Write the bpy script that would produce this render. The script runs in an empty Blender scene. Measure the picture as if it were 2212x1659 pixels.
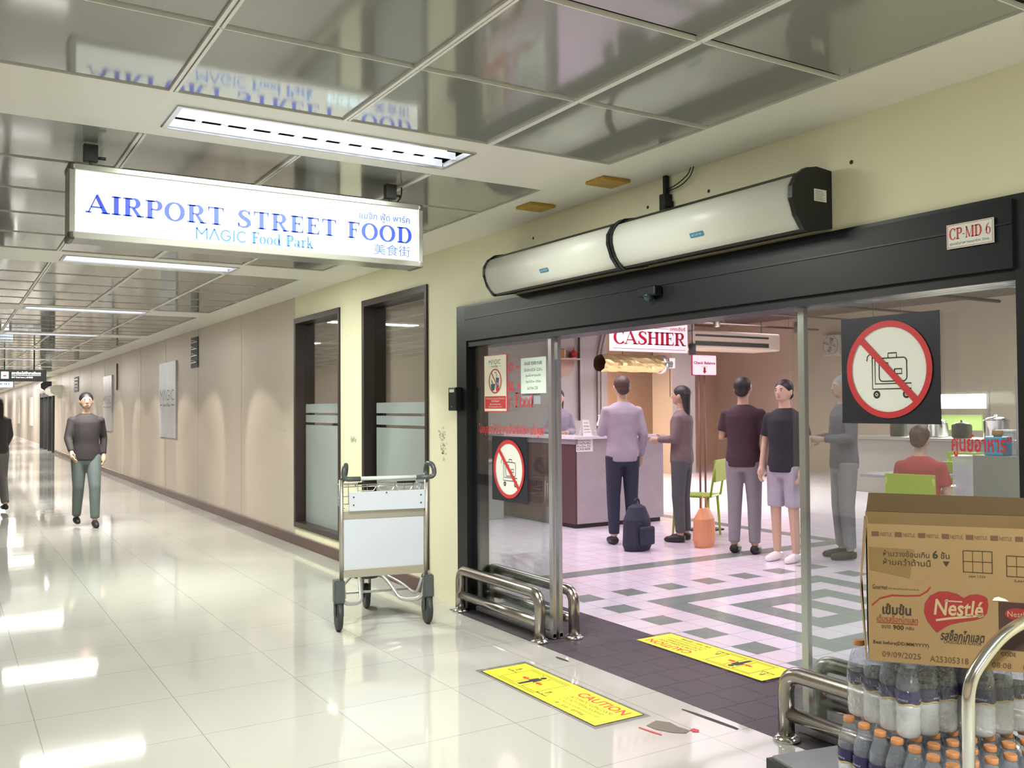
import bpy, bmesh, math, random
from mathutils import Vector, Matrix
random.seed(7)
SC = bpy.context.scene
COL = SC.collection
S = 1.4                       # layout unit -> metres (one unit = eye height)
PI = math.pi

# ------------------------------------------------------------------ camera
cam_d = bpy.data.cameras.new('camera'); cam = bpy.data.objects.new('camera', cam_d); COL.objects.link(cam)
SC.camera = cam
cam_d.sensor_fit = 'HORIZONTAL'; cam_d.sensor_width = 36.0
cam_d.lens = 36.0 * 1983.7 / 2212.0
yaw, pit, rol = 0.553453, 0.025511, -0.006449
_f = Vector((math.sin(yaw)*math.cos(pit), math.cos(yaw)*math.cos(pit), math.sin(pit)))
_r = Vector((math.cos(yaw), -math.sin(yaw), 0)); _u = _r.cross(_f)
_r2 = math.cos(rol)*_r + math.sin(rol)*_u; _u2 = -math.sin(rol)*_r + math.cos(rol)*_u
cam.matrix_world = Matrix(((_r2.x, _u2.x, -_f.x, 0), (_r2.y, _u2.y, -_f.y, 0), (_r2.z, _u2.z, -_f.z, S), (0, 0, 0, 1)))
cam_d.clip_end = 200; cam_d.clip_start = 0.05

# ------------------------------------------------------------------ world, exposure
SC.view_settings.view_transform = 'Standard'; SC.view_settings.look = 'None'
SC.view_settings.gamma = 1.0; SC.view_settings.use_curve_mapping = False
SC.view_settings.exposure = 1.68
W = bpy.data.worlds.new('world'); SC.world = W; W.use_nodes = True
W.node_tree.nodes['Background'].inputs[0].default_value = (.75, .78, .8, 1)
W.node_tree.nodes['Background'].inputs[1].default_value = .3
SC.cycles.max_bounces = 8; SC.cycles.transparent_max_bounces = 28; SC.cycles.glossy_bounces = 4
SC.cycles.diffuse_bounces = 4; SC.cycles.caustics_reflective = False; SC.cycles.caustics_refractive = False
SC.cycles.use_denoising = True; SC.cycles.sample_clamp_indirect = 4.0

def P(x, y, z): return Vector((x*S, y*S, (z+1)*S))

def area(name, loc, sx, sy, power, color=(1, 1, 1), rot=(0, 0, 0), spread=180):
    l = bpy.data.lights.new(name, 'AREA'); l.shape = 'RECTANGLE'; l.size = sx; l.size_y = sy
    l.energy = power; l.color = color; l.spread = math.radians(spread)
    o = bpy.data.objects.new(name, l); COL.objects.link(o); o.location = loc; o.rotation_euler = rot
    return o
CEIL = .829
BAND0, PER, MOD = 2.483, 2.81, .478           # first plain band, its period, panel module
TROFF = [BAND0 + .10 + PER*k for k in range(-2, 9)]
for i, y in enumerate(TROFF):
    for ty in (.065, .165):       # two tubes per fitting: a narrow louvred share and a wide soft share
        area('troffer_light', P(1.0, y+ty, CEIL-.004), .90*S, .045*S, 3.2 if i < 4 else 5, (.99, 1, .89) if i < 4 else (1, .97, .90), spread=125 if i < 3 else 98)
        area('troffer_glow', P(1.0, y+ty, CEIL-.006), .90*S, .045*S, (9.5 if i == 2 else 14) if i < 4 else 4.5, (.98, 1, .90) if i < 4 else (1, .97, .90), spread=180)
    if i >= 2:      # the louvre throws its light diagonally on to the wall
        for sg in ((1,) if i == 2 else (-1, 1)):
            l = bpy.data.lights.new('louvre_beam', 'SPOT'); l.energy = 34; l.color = (1, .95, .86); l.spot_size = math.radians(48); l.spot_blend = .35; l.shadow_soft_size = .04
            o = bpy.data.objects.new('louvre_beam', l); COL.objects.link(o); o.location = P(1.40, y+.115, CEIL-.01)
            o.rotation_euler = Vector((.817, 1.3*sg, -1.83)).to_track_quat('-Z', 'Y').to_euler()
for y in (25.1, 29.5, 34.0, 39.0, 44.5, 50.0, 56.0):
    area('troffer_glow', P(1.0, y, CEIL-.006), .92*S, .4*S, 60, (1, .96, .92))
for (x, y) in ((4.0, 2.6), (4.0, 5.2), (3.4, 7.0), (6.6, 3.6), (6.6, 6.6), (9.2, 5.0), (9.0, 8.6), (4.0, 0.3), (7.4, 1.0)):  # the lamp behind the left glass is added to brighten that dark corner
    area('hall_light', P(x, y, 1.28), 2.0, 2.0, 23, (1, .85, .96), spread=150)
area('hall_warm', P(7.3, 10.2, 1.0), .5, .5, 60, (1, .66, .36), spread=160)

# ------------------------------------------------------------------ materials
MATS = {}
def mat(name, col, rough=.5, metal=0., emit=None, es=0., spec=.5, alpha=None, coat=0., ior=1.5, noise=None, bump=None, emit_col=None):
    if name in MATS: return MATS[name]
    m = bpy.data.materials.new(name); m.use_nodes = True; nt = m.node_tree; b = nt.nodes['Principled BSDF']
    b.inputs['Base Color'].default_value = (*col, 1); b.inputs['Roughness'].default_value = rough
    b.inputs['Metallic'].default_value = metal; b.inputs['IOR'].default_value = ior
    b.inputs['Specular IOR Level'].default_value = spec
    if coat: b.inputs['Coat Weight'].default_value = coat; b.inputs['Coat Roughness'].default_value = .03
    if es: b.inputs['Emission Color'].default_value = (*(emit or col), 1); b.inputs['Emission Strength'].default_value = es
    tc = None
    if noise or bump:
        tc = nt.nodes.new('ShaderNodeTexCoord')
    if noise:      # (scale, other colour, contrast)
        n = nt.nodes.new('ShaderNodeTexNoise'); n.inputs['Scale'].default_value = noise[0]; n.inputs['Detail'].default_value = 5
        nt.links.new(tc.outputs['Object'], n.inputs['Vector'])
        r = nt.nodes.new('ShaderNodeValToRGB'); r.color_ramp.elements[0].position = .5-noise[2]; r.color_ramp.elements[1].position = .5+noise[2]
        r.color_ramp.elements[0].color = (*noise[1], 1); r.color_ramp.elements[1].color = (*col, 1)
        nt.links.new(n.outputs['Fac'], r.inputs['Fac']); nt.links.new(r.outputs['Color'], b.inputs['Base Color'])
    if bump:       # (scale, strength)
        n2 = nt.nodes.new('ShaderNodeTexNoise'); n2.inputs['Scale'].default_value = bump[0]
        nt.links.new(tc.outputs['Object'], n2.inputs['Vector'])
        bp = nt.nodes.new('ShaderNodeBump'); bp.inputs['Strength'].default_value = bump[1]; bp.inputs['Distance'].default_value = .01
        nt.links.new(n2.outputs['Fac'], bp.inputs['Height']); nt.links.new(bp.outputs['Normal'], b.inputs['Normal'])
    MATS[name] = m
    return m

def glass_mat(name, tint=(1, 1, 1), refl=1.0, haze=0., hazecol=(.8, .85, .9), ior=1.5, crinkle=0.):
    """clear sheet: fresnel reflection over a transparent pane, with an optional milky share"""
    if name in MATS: return MATS[name]
    m = bpy.data.materials.new(name); m.use_nodes = True; nt = m.node_tree; nt.nodes.clear()
    out = nt.nodes.new('ShaderNodeOutputMaterial')
    tr = nt.nodes.new('ShaderNodeBsdfTransparent'); tr.inputs[0].default_value = (*tint, 1)
    gl = nt.nodes.new('ShaderNodeBsdfGlossy'); gl.inputs['Roughness'].default_value = .02
    fr = nt.nodes.new('ShaderNodeFresnel'); ge = nt.nodes.new('ShaderNodeNewGeometry')
    io = nt.nodes.new('ShaderNodeMapRange'); io.inputs['To Min'].default_value = ior; io.inputs['To Max'].default_value = 1/ior
    nt.links.new(ge.outputs['Backfacing'], io.inputs['Value']); nt.links.new(io.outputs['Result'], fr.inputs['IOR'])
    ml = nt.nodes.new('ShaderNodeMath'); ml.operation = 'MULTIPLY'; ml.inputs[1].default_value = refl; ml.use_clamp = True
    nt.links.new(fr.outputs[0], ml.inputs[0])
    mx = nt.nodes.new('ShaderNodeMixShader'); nt.links.new(ml.outputs[0], mx.inputs[0])
    base = tr
    if crinkle:
        n2 = nt.nodes.new('ShaderNodeTexNoise'); n2.inputs['Scale'].default_value = 55; bp = nt.nodes.new('ShaderNodeBump'); bp.inputs['Strength'].default_value = crinkle; bp.inputs['Distance'].default_value = .01
        nt.links.new(ge.outputs['Position'], n2.inputs['Vector']); nt.links.new(n2.outputs['Fac'], bp.inputs['Height']); nt.links.new(bp.outputs['Normal'], gl.inputs['Normal']); nt.links.new(bp.outputs['Normal'], fr.inputs['Normal'])
    if haze:
        df = nt.nodes.new('ShaderNodeBsdfDiffuse'); df.inputs[0].default_value = (*hazecol, 1)
        m2 = nt.nodes.new('ShaderNodeMixShader'); m2.inputs[0].default_value = haze
        nt.links.new(tr.outputs[0], m2.inputs[1]); nt.links.new(df.outputs[0], m2.inputs[2]); base = m2
    nt.links.new(base.outputs[0], mx.inputs[1]); nt.links.new(gl.outputs[0], mx.inputs[2]); nt.links.new(mx.outputs[0], out.inputs[0])
    MATS[name] = m
    return m

def tile_mat(name, col, grout, tx, ty, ox, oy, gw, rough, coat=0., var=.02, bump=.03, bscale=1.2, spec=.5, offset=0., col2=None):
    """grid of rectangular tiles in world coordinates (metres)"""
    m = bpy.data.materials.new(name); m.use_nodes = True; nt = m.node_tree; b = nt.nodes['Principled BSDF']
    tc = nt.nodes.new('ShaderNodeNewGeometry'); mp = nt.nodes.new('ShaderNodeMapping')
    mp.inputs['Location'].default_value = (-ox, -oy, 0)
    nt.links.new(tc.outputs['Position'], mp.inputs['Vector'])
    br = nt.nodes.new('ShaderNodeTexBrick'); br.offset = offset; br.squash = 1
    br.inputs['Scale'].default_value = 1.0; br.inputs['Brick Width'].default_value = tx; br.inputs['Row Height'].default_value = ty
    br.inputs['Mortar Size'].default_value = gw; br.inputs['Mortar Smooth'].default_value = 0.1; br.inputs['Bias'].default_value = 0
    c2 = col2 or tuple(c*(1-var) for c in col)
    br.inputs['Color1'].default_value = (*col, 1); br.inputs['Color2'].default_value = (*c2, 1); br.inputs['Mortar'].default_value = (*grout, 1)
    nt.links.new(mp.outputs[0], br.inputs['Vector']); nt.links.new(br.outputs['Color'], b.inputs['Base Color'])
    b.inputs['Roughness'].default_value = rough; b.inputs['Specular IOR Level'].default_value = spec
    if coat: b.inputs['Coat Weight'].default_value = coat; b.inputs['Coat Roughness'].default_value = .02
    if bump:
        n2 = nt.nodes.new('ShaderNodeTexNoise'); n2.inputs['Scale'].default_value = bscale; n2.inputs['Detail'].default_value = 1
        nt.links.new(tc.outputs['Position'], n2.inputs['Vector'])
        bp = nt.nodes.new('ShaderNodeBump'); bp.inputs['Strength'].default_value = bump; bp.inputs['Distance'].default_value = .05
        nt.links.new(n2.outputs['Fac'], bp.inputs['Height']); nt.links.new(bp.outputs['Normal'], b.inputs['Normal'])
        if coat: nt.links.new(bp.outputs['Normal'], b.inputs['Coat Normal'])
    MATS[name] = m
    return m

M_floor = tile_mat('polished_floor', (.485, .48, .445), (.29, .30, .27), .431*S, .431*S, 1.978*S, 2.498*S, .0022, .055, coat=0., var=.03, bump=.02, bscale=2.2, spec=.62)
M_dark = tile_mat('dark_tile', (.075, .066, .076), (.02, .02, .02), .1435*S*1.0, .1435*S, 2.135*S, 2.965*S, .003, .35, bump=0, offset=.5, spec=.15)
M_ftile = tile_mat('hall_tile', (.76, .74, .82), (.34, .31, .35), .1445*S, .1475*S, 2.645*S, 3.685*S, .0022, .16, var=.05, bump=0, col2=(.76, .66, .74))
M_green = mat('green_tile', (.235, .285, .262), .2, noise=(9, (.20, .25, .23), .2))
M_panel = mat('ceiling_panel', (.26, .265, .245), .07, coat=.0, spec=.9, bump=(2.2, .055), ior=1.6)
M_band = mat('ceiling_plain', (.80, .79, .73), .42, noise=(2, (.77, .76, .70), .3))
M_grid = mat('ceiling_grid', (.80, .79, .75), .35)
M_gap = mat('ceiling_gap', (.05, .05, .045), .7)
M_wallc = mat('cream_wall', (.80, .78, .57), .5, noise=(1.6, (.75, .73, .53), .22))
M_wallf = mat('beige_panel_wall', (.56, .49, .41), .38, noise=(1.1, (.52, .46, .38), .25))
M_base = mat('baseboard_brown', (.10, .055, .045), .3)
M_black = mat('black_metal', (.012, .013, .016), .35, spec=.35)
M_brownfr = mat('brown_frame', (.035, .025, .022), .35)
M_hdr = mat('header_metal', (.007, .010, .012), .42, metal=0, spec=.3)
M_glass = glass_mat('clear_glass', (.93, .965, .95), 1.7)
M_wglass = glass_mat('window_glass', (.90, .93, .92), 3.2)
M_frost = mat('frosted_film', (.27, .315, .31), .35, spec=.6)
M_steel = mat('brushed_steel', (.42, .39, .35), .24, metal=1.0, bump=(60, .02))
M_chrome = mat('chrome', (.75, .74, .72), .14, metal=1.0)
M_alu = mat('aluminium', (.55, .55, .55), .3, metal=.9)
M_white = mat('white_plastic', (.80, .80, .78), .4)
M_paper = mat('paper', (.82, .84, .80), .7)
M_red = mat('sign_red', (.56, .035, .04), .4)
M_navy = mat('sign_navy', (.02, .07, .13), .5)
M_ink = mat('ink_black', (.02, .02, .022), .5)
M_yellow = mat('caution_yellow', (.92, .83, .03), .45)
M_card = mat('cardboard', (.30, .195, .088), .75, noise=(7, (.265, .17, .074), .3), bump=(80, .05))
M_cardin = mat('cardboard_shaded', (.13, .083, .038), .8)  # cardboard again, shade of the dimmer inner flaps put into the brown
M_cardink = mat('carton_ink', (.040, .027, .016), .8)
M_rubber = mat('grey_plastic', (.075, .09, .092), .4)
M_tyre = mat('tyre', (.035, .04, .04), .55)

# ------------------------------------------------------------------ helpers
def obj(name, bm, m, parent=None, smooth=False, world=False):
    me = bpy.data.meshes.new(name)
    if world and parent is not None:
        bmesh.ops.translate(bm, vec=-parent.location, verts=bm.verts)
    bmesh.ops.recalc_face_normals(bm, faces=bm.faces) if bm.faces and not getattr(bm, 'noflip', False) else None
    bm.to_mesh(me); bm.free()
    for mm in (m if isinstance(m, (list, tuple)) else [m]): me.materials.append(mm)
    if smooth: me.polygons.foreach_set('use_smooth', [True]*len(me.polygons))
    o = bpy.data.objects.new(name, me); COL.objects.link(o)
    if parent is not None: o.parent = parent
    return o

def tag(o, label, cat, group=None):
    o['label'] = label; o['category'] = cat
    if group: o['group'] = group
    return o

def thing(name, label, cat, loc=(0, 0, 0), rotz=0, group=None):
    o = bpy.data.objects.new(name, None); COL.objects.link(o); o.empty_display_size = .05
    o.location = loc; o.rotation_euler = (0, 0, rotz)
    return tag(o, label, cat, group)

def struct(name, bm, m, parent=None, smooth=False):
    o = obj(name, bm, m, parent, smooth); o['kind'] = 'structure'
    return o

def recenter(o):
    me = o.data; vs = [v.co for v in me.vertices]
    c = Vector(((min(v.x for v in vs)+max(v.x for v in vs))/2, (min(v.y for v in vs)+max(v.y for v in vs))/2, min(v.z for v in vs)))
    me.transform(Matrix.Translation(-c)); o.location = o.location + c
    return o

def box(bm, x0, x1, y0, y1, z0, z1, mi=0):
    vs = [bm.verts.new((x, y, z)) for z in (z0, z1) for (x, y) in ((x0, y0), (x1, y0), (x1, y1), (x0, y1))]
    for f in ((0, 3, 2, 1), (4, 5, 6, 7), (0, 1, 5, 4), (1, 2, 6, 5), (2, 3, 7, 6), (3, 0, 4, 7)):
        q = bm.faces.new([vs[i] for i in f]); q.material_index = mi
    return vs

def ubox(bm, x0, x1, y0, y1, z0, z1, mi=0):
    return box(bm, x0*S, x1*S, y0*S, y1*S, (z0+1)*S, (z1+1)*S, mi)

def NB(): return bmesh.new()

def bbox(x0, x1, y0, y1, z0, z1, bev=0.):
    bm = NB(); box(bm, x0, x1, y0, y1, z0, z1)
    if bev: bmesh.ops.bevel(bm, geom=bm.edges[:], offset=bev, segments=2, affect='EDGES', profile=.5)
    return bm

def ubbox(x0, x1, y0, y1, z0, z1, bev=0.):
    return bbox(x0*S, x1*S, y0*S, y1*S, (z0+1)*S, (z1+1)*S, bev)

def tube(bm, pts, r, seg=12, caps=True, closed=False, mi=0, flat=1.0):
    pts = [Vector(p) for p in pts]; n = len(pts); rings = []
    rr = r if isinstance(r, (list, tuple)) else [r]*n
    up = None
    for i, p in enumerate(pts):
        if closed: t = (pts[(i+1) % n]-pts[i-1]).normalized()
        elif i == 0: t = (pts[1]-p).normalized()
        elif i == n-1: t = (p-pts[i-1]).normalized()
        else: t = ((pts[i+1]-p).normalized()+(p-pts[i-1]).normalized()).normalized()
        if up is None:
            up = Vector((0, 0, 1)) if abs(t.z) < .9 else Vector((1, 0, 0))
        a = t.cross(up)
        if a.length < 1e-4: a = t.orthogonal()
        a.normalize(); b = a.cross(t).normalized(); up = b
        rings.append([bm.verts.new(p+rr[i]*(math.cos(k*2*PI/seg)*a+flat*math.sin(k*2*PI/seg)*b)) for k in range(seg)])
    m = n if closed else n-1
    for i in range(m):
        A, B = rings[i], rings[(i+1) % n]
        for k in range(seg):
            f = bm.faces.new((A[k], A[(k+1) % seg], B[(k+1) % seg], B[k])); f.smooth = True; f.material_index = mi
    if caps and not closed:
        f = bm.faces.new(rings[0][::-1]); f.material_index = mi; f = bm.faces.new(rings[-1]); f.material_index = mi
    return bm

def arc(pts, rad, seg=6):
    """round the corners of a polyline"""
    pts = [Vector(p) for p in pts]; out = [pts[0]]
    for i in range(1, len(pts)-1):
        a, b, c = pts[i-1], pts[i], pts[i+1]
        d1 = (a-b); d2 = (c-b); r = min(rad, d1.length*.49, d2.length*.49); d1.normalize(); d2.normalize()
        p1 = b+d1*r; p2 = b+d2*r
        for k in range(seg+1):
            t = k/seg; out.append((1-t)**2*p1+2*t*(1-t)*b+t*t*p2)
    out.append(pts[-1])
    return out

def lathe(bm, prof, seg=20, c=(0, 0, 0), mi=0, axis='Z', close=True):
    rings = []
    for (r, z) in prof:
        ring = []
        for k in range(seg):
            a = k*2*PI/seg; x, y = r*math.cos(a), r*math.sin(a)
            v = (x, y, z) if axis == 'Z' else ((z, x, y) if axis == 'X' else (x, z, y))
            ring.append(bm.verts.new((v[0]+c[0], v[1]+c[1], v[2]+c[2])))
        rings.append(ring)
    for A, B in zip(rings, rings[1:]):
        for k in range(seg):
            f = bm.faces.new((A[k], A[(k+1) % seg], B[(k+1) % seg], B[k])); f.smooth = True; f.material_index = mi
    if close:
        if prof[0][0] > 1e-5: f = bm.faces.new(rings[0][::-1]); f.material_index = mi
        if prof[-1][0] > 1e-5: f = bm.faces.new(rings[-1]); f.material_index = mi
    return bm

def xform(bm, M, start=0):
    bm.verts.ensure_lookup_table()
    for v in list(bm.verts)[start:]: v.co = M @ v.co
    return bm

# ------------------------------------------------------------------ lettering
_txt = {}
def text_polys(s, bold=0.):
    key = (s, bold)
    if key in _txt: return _txt[key]
    c = bpy.data.curves.new('t', 'FONT'); c.body = s; c.resolution_u = 2; c.offset = bold
    o = bpy.data.objects.new('t', c); COL.objects.link(o); bpy.context.view_layer.update()
    me = bpy.data.meshes.new_from_object(o.evaluated_get(bpy.context.evaluated_depsgraph_get()))
    vs = [(v.co.x, v.co.y) for v in me.vertices]; ps = [tuple(p.vertices) for p in me.polygons]
    bpy.data.objects.remove(o); bpy.data.curves.remove(c); bpy.data.meshes.remove(me)
    _txt[key] = (vs, ps)
    return _txt[key]

def ribbon(pts, ws):
    """quads along a path with varying width -> list of polygons"""
    out = []; n = len(pts); L = []; R = []
    for i in range(n):
        a = pts[max(0, i-1)]; b = pts[min(n-1, i+1)]
        dx, dy = b[0]-a[0], b[1]-a[1]; l = math.hypot(dx, dy) or 1; nx, ny = -dy/l, dx/l
        w = ws[i]/2 if isinstance(ws, (list, tuple)) else ws/2
        L.append((pts[i][0]+nx*w, pts[i][1]+ny*w)); R.append((pts[i][0]-nx*w, pts[i][1]-ny*w))
    for i in range(n-1): out.append([R[i], R[i+1], L[i+1], L[i]])
    return out

def el(cx, cy, rx, ry, a0, a1, n, wmax, wmin, ph=0):
    pts = []; ws = []
    for i in range(n+1):
        a = math.radians(a0+(a1-a0)*i/n); pts.append((cx+rx*math.cos(a), cy+ry*math.sin(a)))
        ws.append(wmin+(wmax-wmin)*abs(math.cos(a+ph))**1.3)
    return ribbon(pts, ws)

def rect(x0, y0, x1, y1): return [[(x0, y0), (x1, y0), (x1, y1), (x0, y1)]]

TK, TN = .19, .08
def glyph(ch):
    K, N = TK, TN
    st = lambda x, h=1.: rect(x, 0, x+K, h)+rect(x-.08, 0, x+K+.08, N)+rect(x-.08, h-N, x+K+.08, h)
    if ch == 'I': return st(.1), .36
    if ch == 'A': return [[(.02, 0), (.07, 0), (.38, .93), (.36, 1)], [(.36, 1), (.42, 1), (.80, 0), (.62, 0), (.33, .80)]]+rect(.15, .28, .56, .28+N)+rect(-.06, 0, .16, N)+rect(.54, 0, .88, N), .84
    if ch == 'T': return rect(.28, 0, .28+K, 1)+rect(.19, 0, .37+K, N)+rect(.02, 1-N, .70, 1)+[[(.02, 1), (.02, .74), (.05, .74), (.09, 1-N)], [(.70, 1), (.70, .74), (.67, .74), (.63, 1-N)]], .72
    if ch in 'RP':
        g = st(.1)+rect(.25, 1-N, .42, 1)+rect(.25, .47, .42, .47+N)+el(.42, .735, .19, .25, -90, 90, 10, K, N)
        if ch == 'R': return g+[[(.34, .48), (.48, .48), (.76, 0), (.58, 0)]]+rect(.56, 0, .84, N), .80
        return g, .70
    if ch in 'EF':
        g = st(.1)+rect(.25, 1-N, .62, 1)+rect(.25, .5, .46, .5+N)+[[(.62, 1), (.62, .76), (.59, .76), (.54, 1-N)], [(.47, .66), (.47, .36), (.45, .36), (.41, .515), (.45, .66)]]
        if ch == 'E': return g+rect(.25, 0, .62, N)+[[(.65, .27), (.62, .27), (.55, N), (.62, 0)]], .68
        return g, .64
    if ch == 'O': return el(.42, .5, .33, .49, 0, 360, 28, K, N), .84
    if ch == 'D': return st(.1)+rect(.25, 1-N, .40, 1)+rect(.25, 0, .40, N)+el(.40, .5, .31, .483, -90, 90, 14, K, N), .82
    if ch == 'C': return el(.42, .5, .33, .49, 42, 318, 22, K, N)+[[(.66, .98), (.66, .68), (.63, .68), (.60, .86)], [(.64, .14), (.66, .28), (.69, .28), (.66, .1)]], .76
    if ch == 'S':
        pts = [(.56, .80), (.50, .93), (.34, .985), (.18, .90), (.15, .74), (.25, .60), (.40, .49), (.53, .37), (.55, .2), (.44, .06), (.28, .015), (.13, .08), (.08, .24)]
        ws = [N, N, N*1.2, K*.8, K, K*1.1, K*1.15, K*1.1, K, K*.7, N*1.2, N, N]
        return ribbon(pts, ws)+[[(.55, 1), (.59, 1), (.59, .70), (.555, .70)], [(.06, 0), (.10, 0), (.10, .30), (.06, .30)]], .66
    if ch == 'H': return st(.1)+st(.58)+rect(.2, .49, .6, .49+N), .86
    if ch == 'M': return rect(.1, 0, .1+N, 1)+rect(.72, 0, .72+K, 1)+[[(.04, 1), (.2, 1), (.52, .05), (.44, 0)], [(.44, 0), (.50, .06), (.74, 1), (.72, 1)]]+rect(.02, 0, .22, N)+rect(.64, 0, .95, N)+rect(.72, 1-N, .95, 1), 1.0
    if ch == 'N': return rect(.1, 0, .1+N, 1)+rect(.66, 0, .66+N, 1)+[[(.04, 1), (.2, 1), (.69, .05), (.69, 0)]]+rect(.02, 0, .22, N)+rect(.58, 1-N, .78, 1), .82
    if ch == 'K': return st(.1)+[[(.24, .42), (.60, 1), (.64, 1), (.24, .34)], [(.32, .58), (.45, .66), (.78, 0), (.6, 0)]]+rect(.5, 1-N, .74, 1)+rect(.54, 0, .84, N), .82
    if ch == 'G': return glyph('C')[0]+rect(.58, 0.06, .58+K*.8, .42)+rect(.5, .42-N, .8, .42), .84
    if ch == '-': return rect(.05, .34, .3, .43), .36
    if ch == '6': return el(.3, .32, .2, .3, 0, 360, 20, .13, .04)+ribbon([(.10, .36), (.12, .62), (.24, .86), (.44, .98)], [.13, .12, .08, .03]), .56
    x = .66
    if ch == 'o': return el(.30, x/2, .22, x/2-.02, 0, 360, 22, .13, .035), .60
    if ch == 'c': return el(.30, x/2, .22, x/2-.02, 50, 310, 16, .13, .035)+rect(.40, .46, .5, .58), .54
    if ch == 'd': return el(.29, x/2, .21, x/2-.02, 0, 360, 22, .12, .035)+rect(.46, 0, .58, 1.04)+rect(.38, 1.01, .5, 1.04)+rect(.5, 0, .66, N), .68
    if ch == 'a': return el(.24, .18, .15, .165, 0, 360, 14, .1, .03)+rect(.38, 0, .50, .5)+ribbon([(.12, .5), (.2, .62), (.32, .64), (.42, .58), (.44, .45)], [.07, .05, .05, .1, .12])+rect(.46, 0, .58, N), .60
    if ch == 'r': return rect(.12, 0, .24, x)+rect(.03, 0, .34, N)+rect(.04, x-N, .2, x)+ribbon([(.24, .45), (.3, .6), (.4, .65), (.46, .56)], [.04, .05, .08, .1]), .48
    if ch == 'k': return rect(.1, 0, .22, 1.04)+rect(.02, 0, .32, N)+rect(.02, 1.01, .15, 1.04)+[[(.2, .28), (.46, .63), (.51, .63), (.2, .2)], [(.28, .38), (.36, .46), (.6, 0), (.45, 0)]]+rect(.34, .63, .58, .66)+rect(.4, 0, .66, N), .64
    if ch == 'y': return [[(.04, x), (.16, x), (.36, .12), (.28, .0)], [(.5, x), (.54, x), (.28, -.16), (.22, -.16)]]+rect(0, x-N, .24, x), .58
    return [], .38

def serif_polys(s, track=.0):
    polys = []; x = 0
    for ch in s:
        g, adv = glyph(ch)
        polys += [[(px+x, py) for (px, py) in q] for q in g]; x += adv+track
    return polys, x

class Flat:
    """printed artwork: layers of flat shapes in one plane, one mesh with several inks"""
    def __init__(s): s.items = []; s.mats = []
    def mi(s, m):
        if m not in s.mats: s.mats.append(m)
        return s.mats.index(m)
    def poly(s, pts, m, layer=0): s.items.append(([tuple(p) for p in pts], [tuple(range(len(pts)))], s.mi(m), layer)); return s
    def polys(s, ps, m, layer=0):
        for p in ps: s.poly(p, m, layer)
        return s
    def rect(s, x0, y0, x1, y1, m, layer=0): return s.poly([(x0, y0), (x1, y0), (x1, y1), (x0, y1)], m, layer)
    def frame(s, x0, y0, x1, y1, w, m, layer=0):
        s.rect(x0, y0, x1, y0+w, m, layer); s.rect(x0, y1-w, x1, y1, m, layer); s.rect(x0, y0+w, x0+w, y1-w, m, layer); s.rect(x1-w, y0+w, x1, y1-w, m, layer); return s
    def disc(s, cx, cy, r, m, layer=0, n=40, ry=None): return s.poly([(cx+r*math.cos(k*2*PI/n), cy+(ry or r)*math.sin(k*2*PI/n)) for k in range(n)], m, layer)
    def line(s, pts, w, m, layer=0, closed=False):
        pts = list(pts)+([pts[0], pts[1]] if closed else [])
        return s.polys(ribbon(pts, w), m, layer)
    def ring(s, cx, cy, r, w, m, layer=0, n=48, ry=None):
        ry = ry or r
        for k in range(n):
            a, b = k*2*PI/n, (k+1)*2*PI/n
            s.poly([(cx+r*math.cos(a), cy+ry*math.sin(a)), (cx+r*math.cos(b), cy+ry*math.sin(b)), (cx+(r-w)*math.cos(b), cy+(ry-w)*math.sin(b)), (cx+(r-w)*math.cos(a), cy+(ry-w)*math.sin(a))], m, layer)
        return s
    def text(s, t, x0, y0, x1, y1, m, layer=1, bold=0., shear=0.):
        vs, ps = text_polys(t, bold)
        if not vs: return s
        ax, bx_ = min(v[0] for v in vs), max(v[0] for v in vs); ay, by = min(v[1] for v in vs), max(v[1] for v in vs)
        fx = (x1-x0)/(bx_-ax); fy = (y1-y0)/(by-ay)
        s.items.append(([(x0+(v[0]-ax)*fx+shear*(v[1]-ay)*fy, y0+(v[1]-ay)*fy) for v in vs], ps, s.mi(m), layer)); return s
    def serif(s, t, x0, y0, x1, y1, m, layer=1, track=0.):
        ps, w = serif_polys(t, track); ax = min(p[0] for q in ps for p in q); bx_ = max(p[0] for q in ps for p in q)
        return s.polys([[(x0+(p[0]-ax)*(x1-x0)/(bx_-ax), y0+p[1]*(y1-y0)) for p in q] for q in ps], m, layer)
    def mesh(s, o, r, u, eps=.0006):
        """plane at o, reading direction r, up direction u (vectors in metres; artwork in metres)"""
        o, r, u = Vector(o), Vector(r), Vector(u); n = r.cross(u).normalized(); bm = NB(); bm2 = bm
        for vs, ps, mi, ly in s.items:
            V = [bm.verts.new(o+r*a+u*b+n*(eps*(ly+1))) for (a, b) in vs]
            for p in ps:
                try: f = bm.faces.new([V[i] for i in p]); f.material_index = mi
                except ValueError: pass
        bm.normal_update()
        for f in bm.faces:
            if f.normal.dot(n) < 0: f.normal_flip()
        return bm
    def build(s, name, o, r, u, parent=None, world=False, eps=.0006):
        bm = s.mesh(o, r, u, eps); me = bpy.data.meshes.new(name)
        if world and parent is not None: bmesh.ops.translate(bm, vec=-parent.location, verts=bm.verts)
        bm.to_mesh(me); bm.free()
        for m in s.mats: me.materials.append(m)
        ob = bpy.data.objects.new(name, me); COL.objects.link(ob)
        if parent is not None: ob.parent = parent
        return ob
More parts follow.
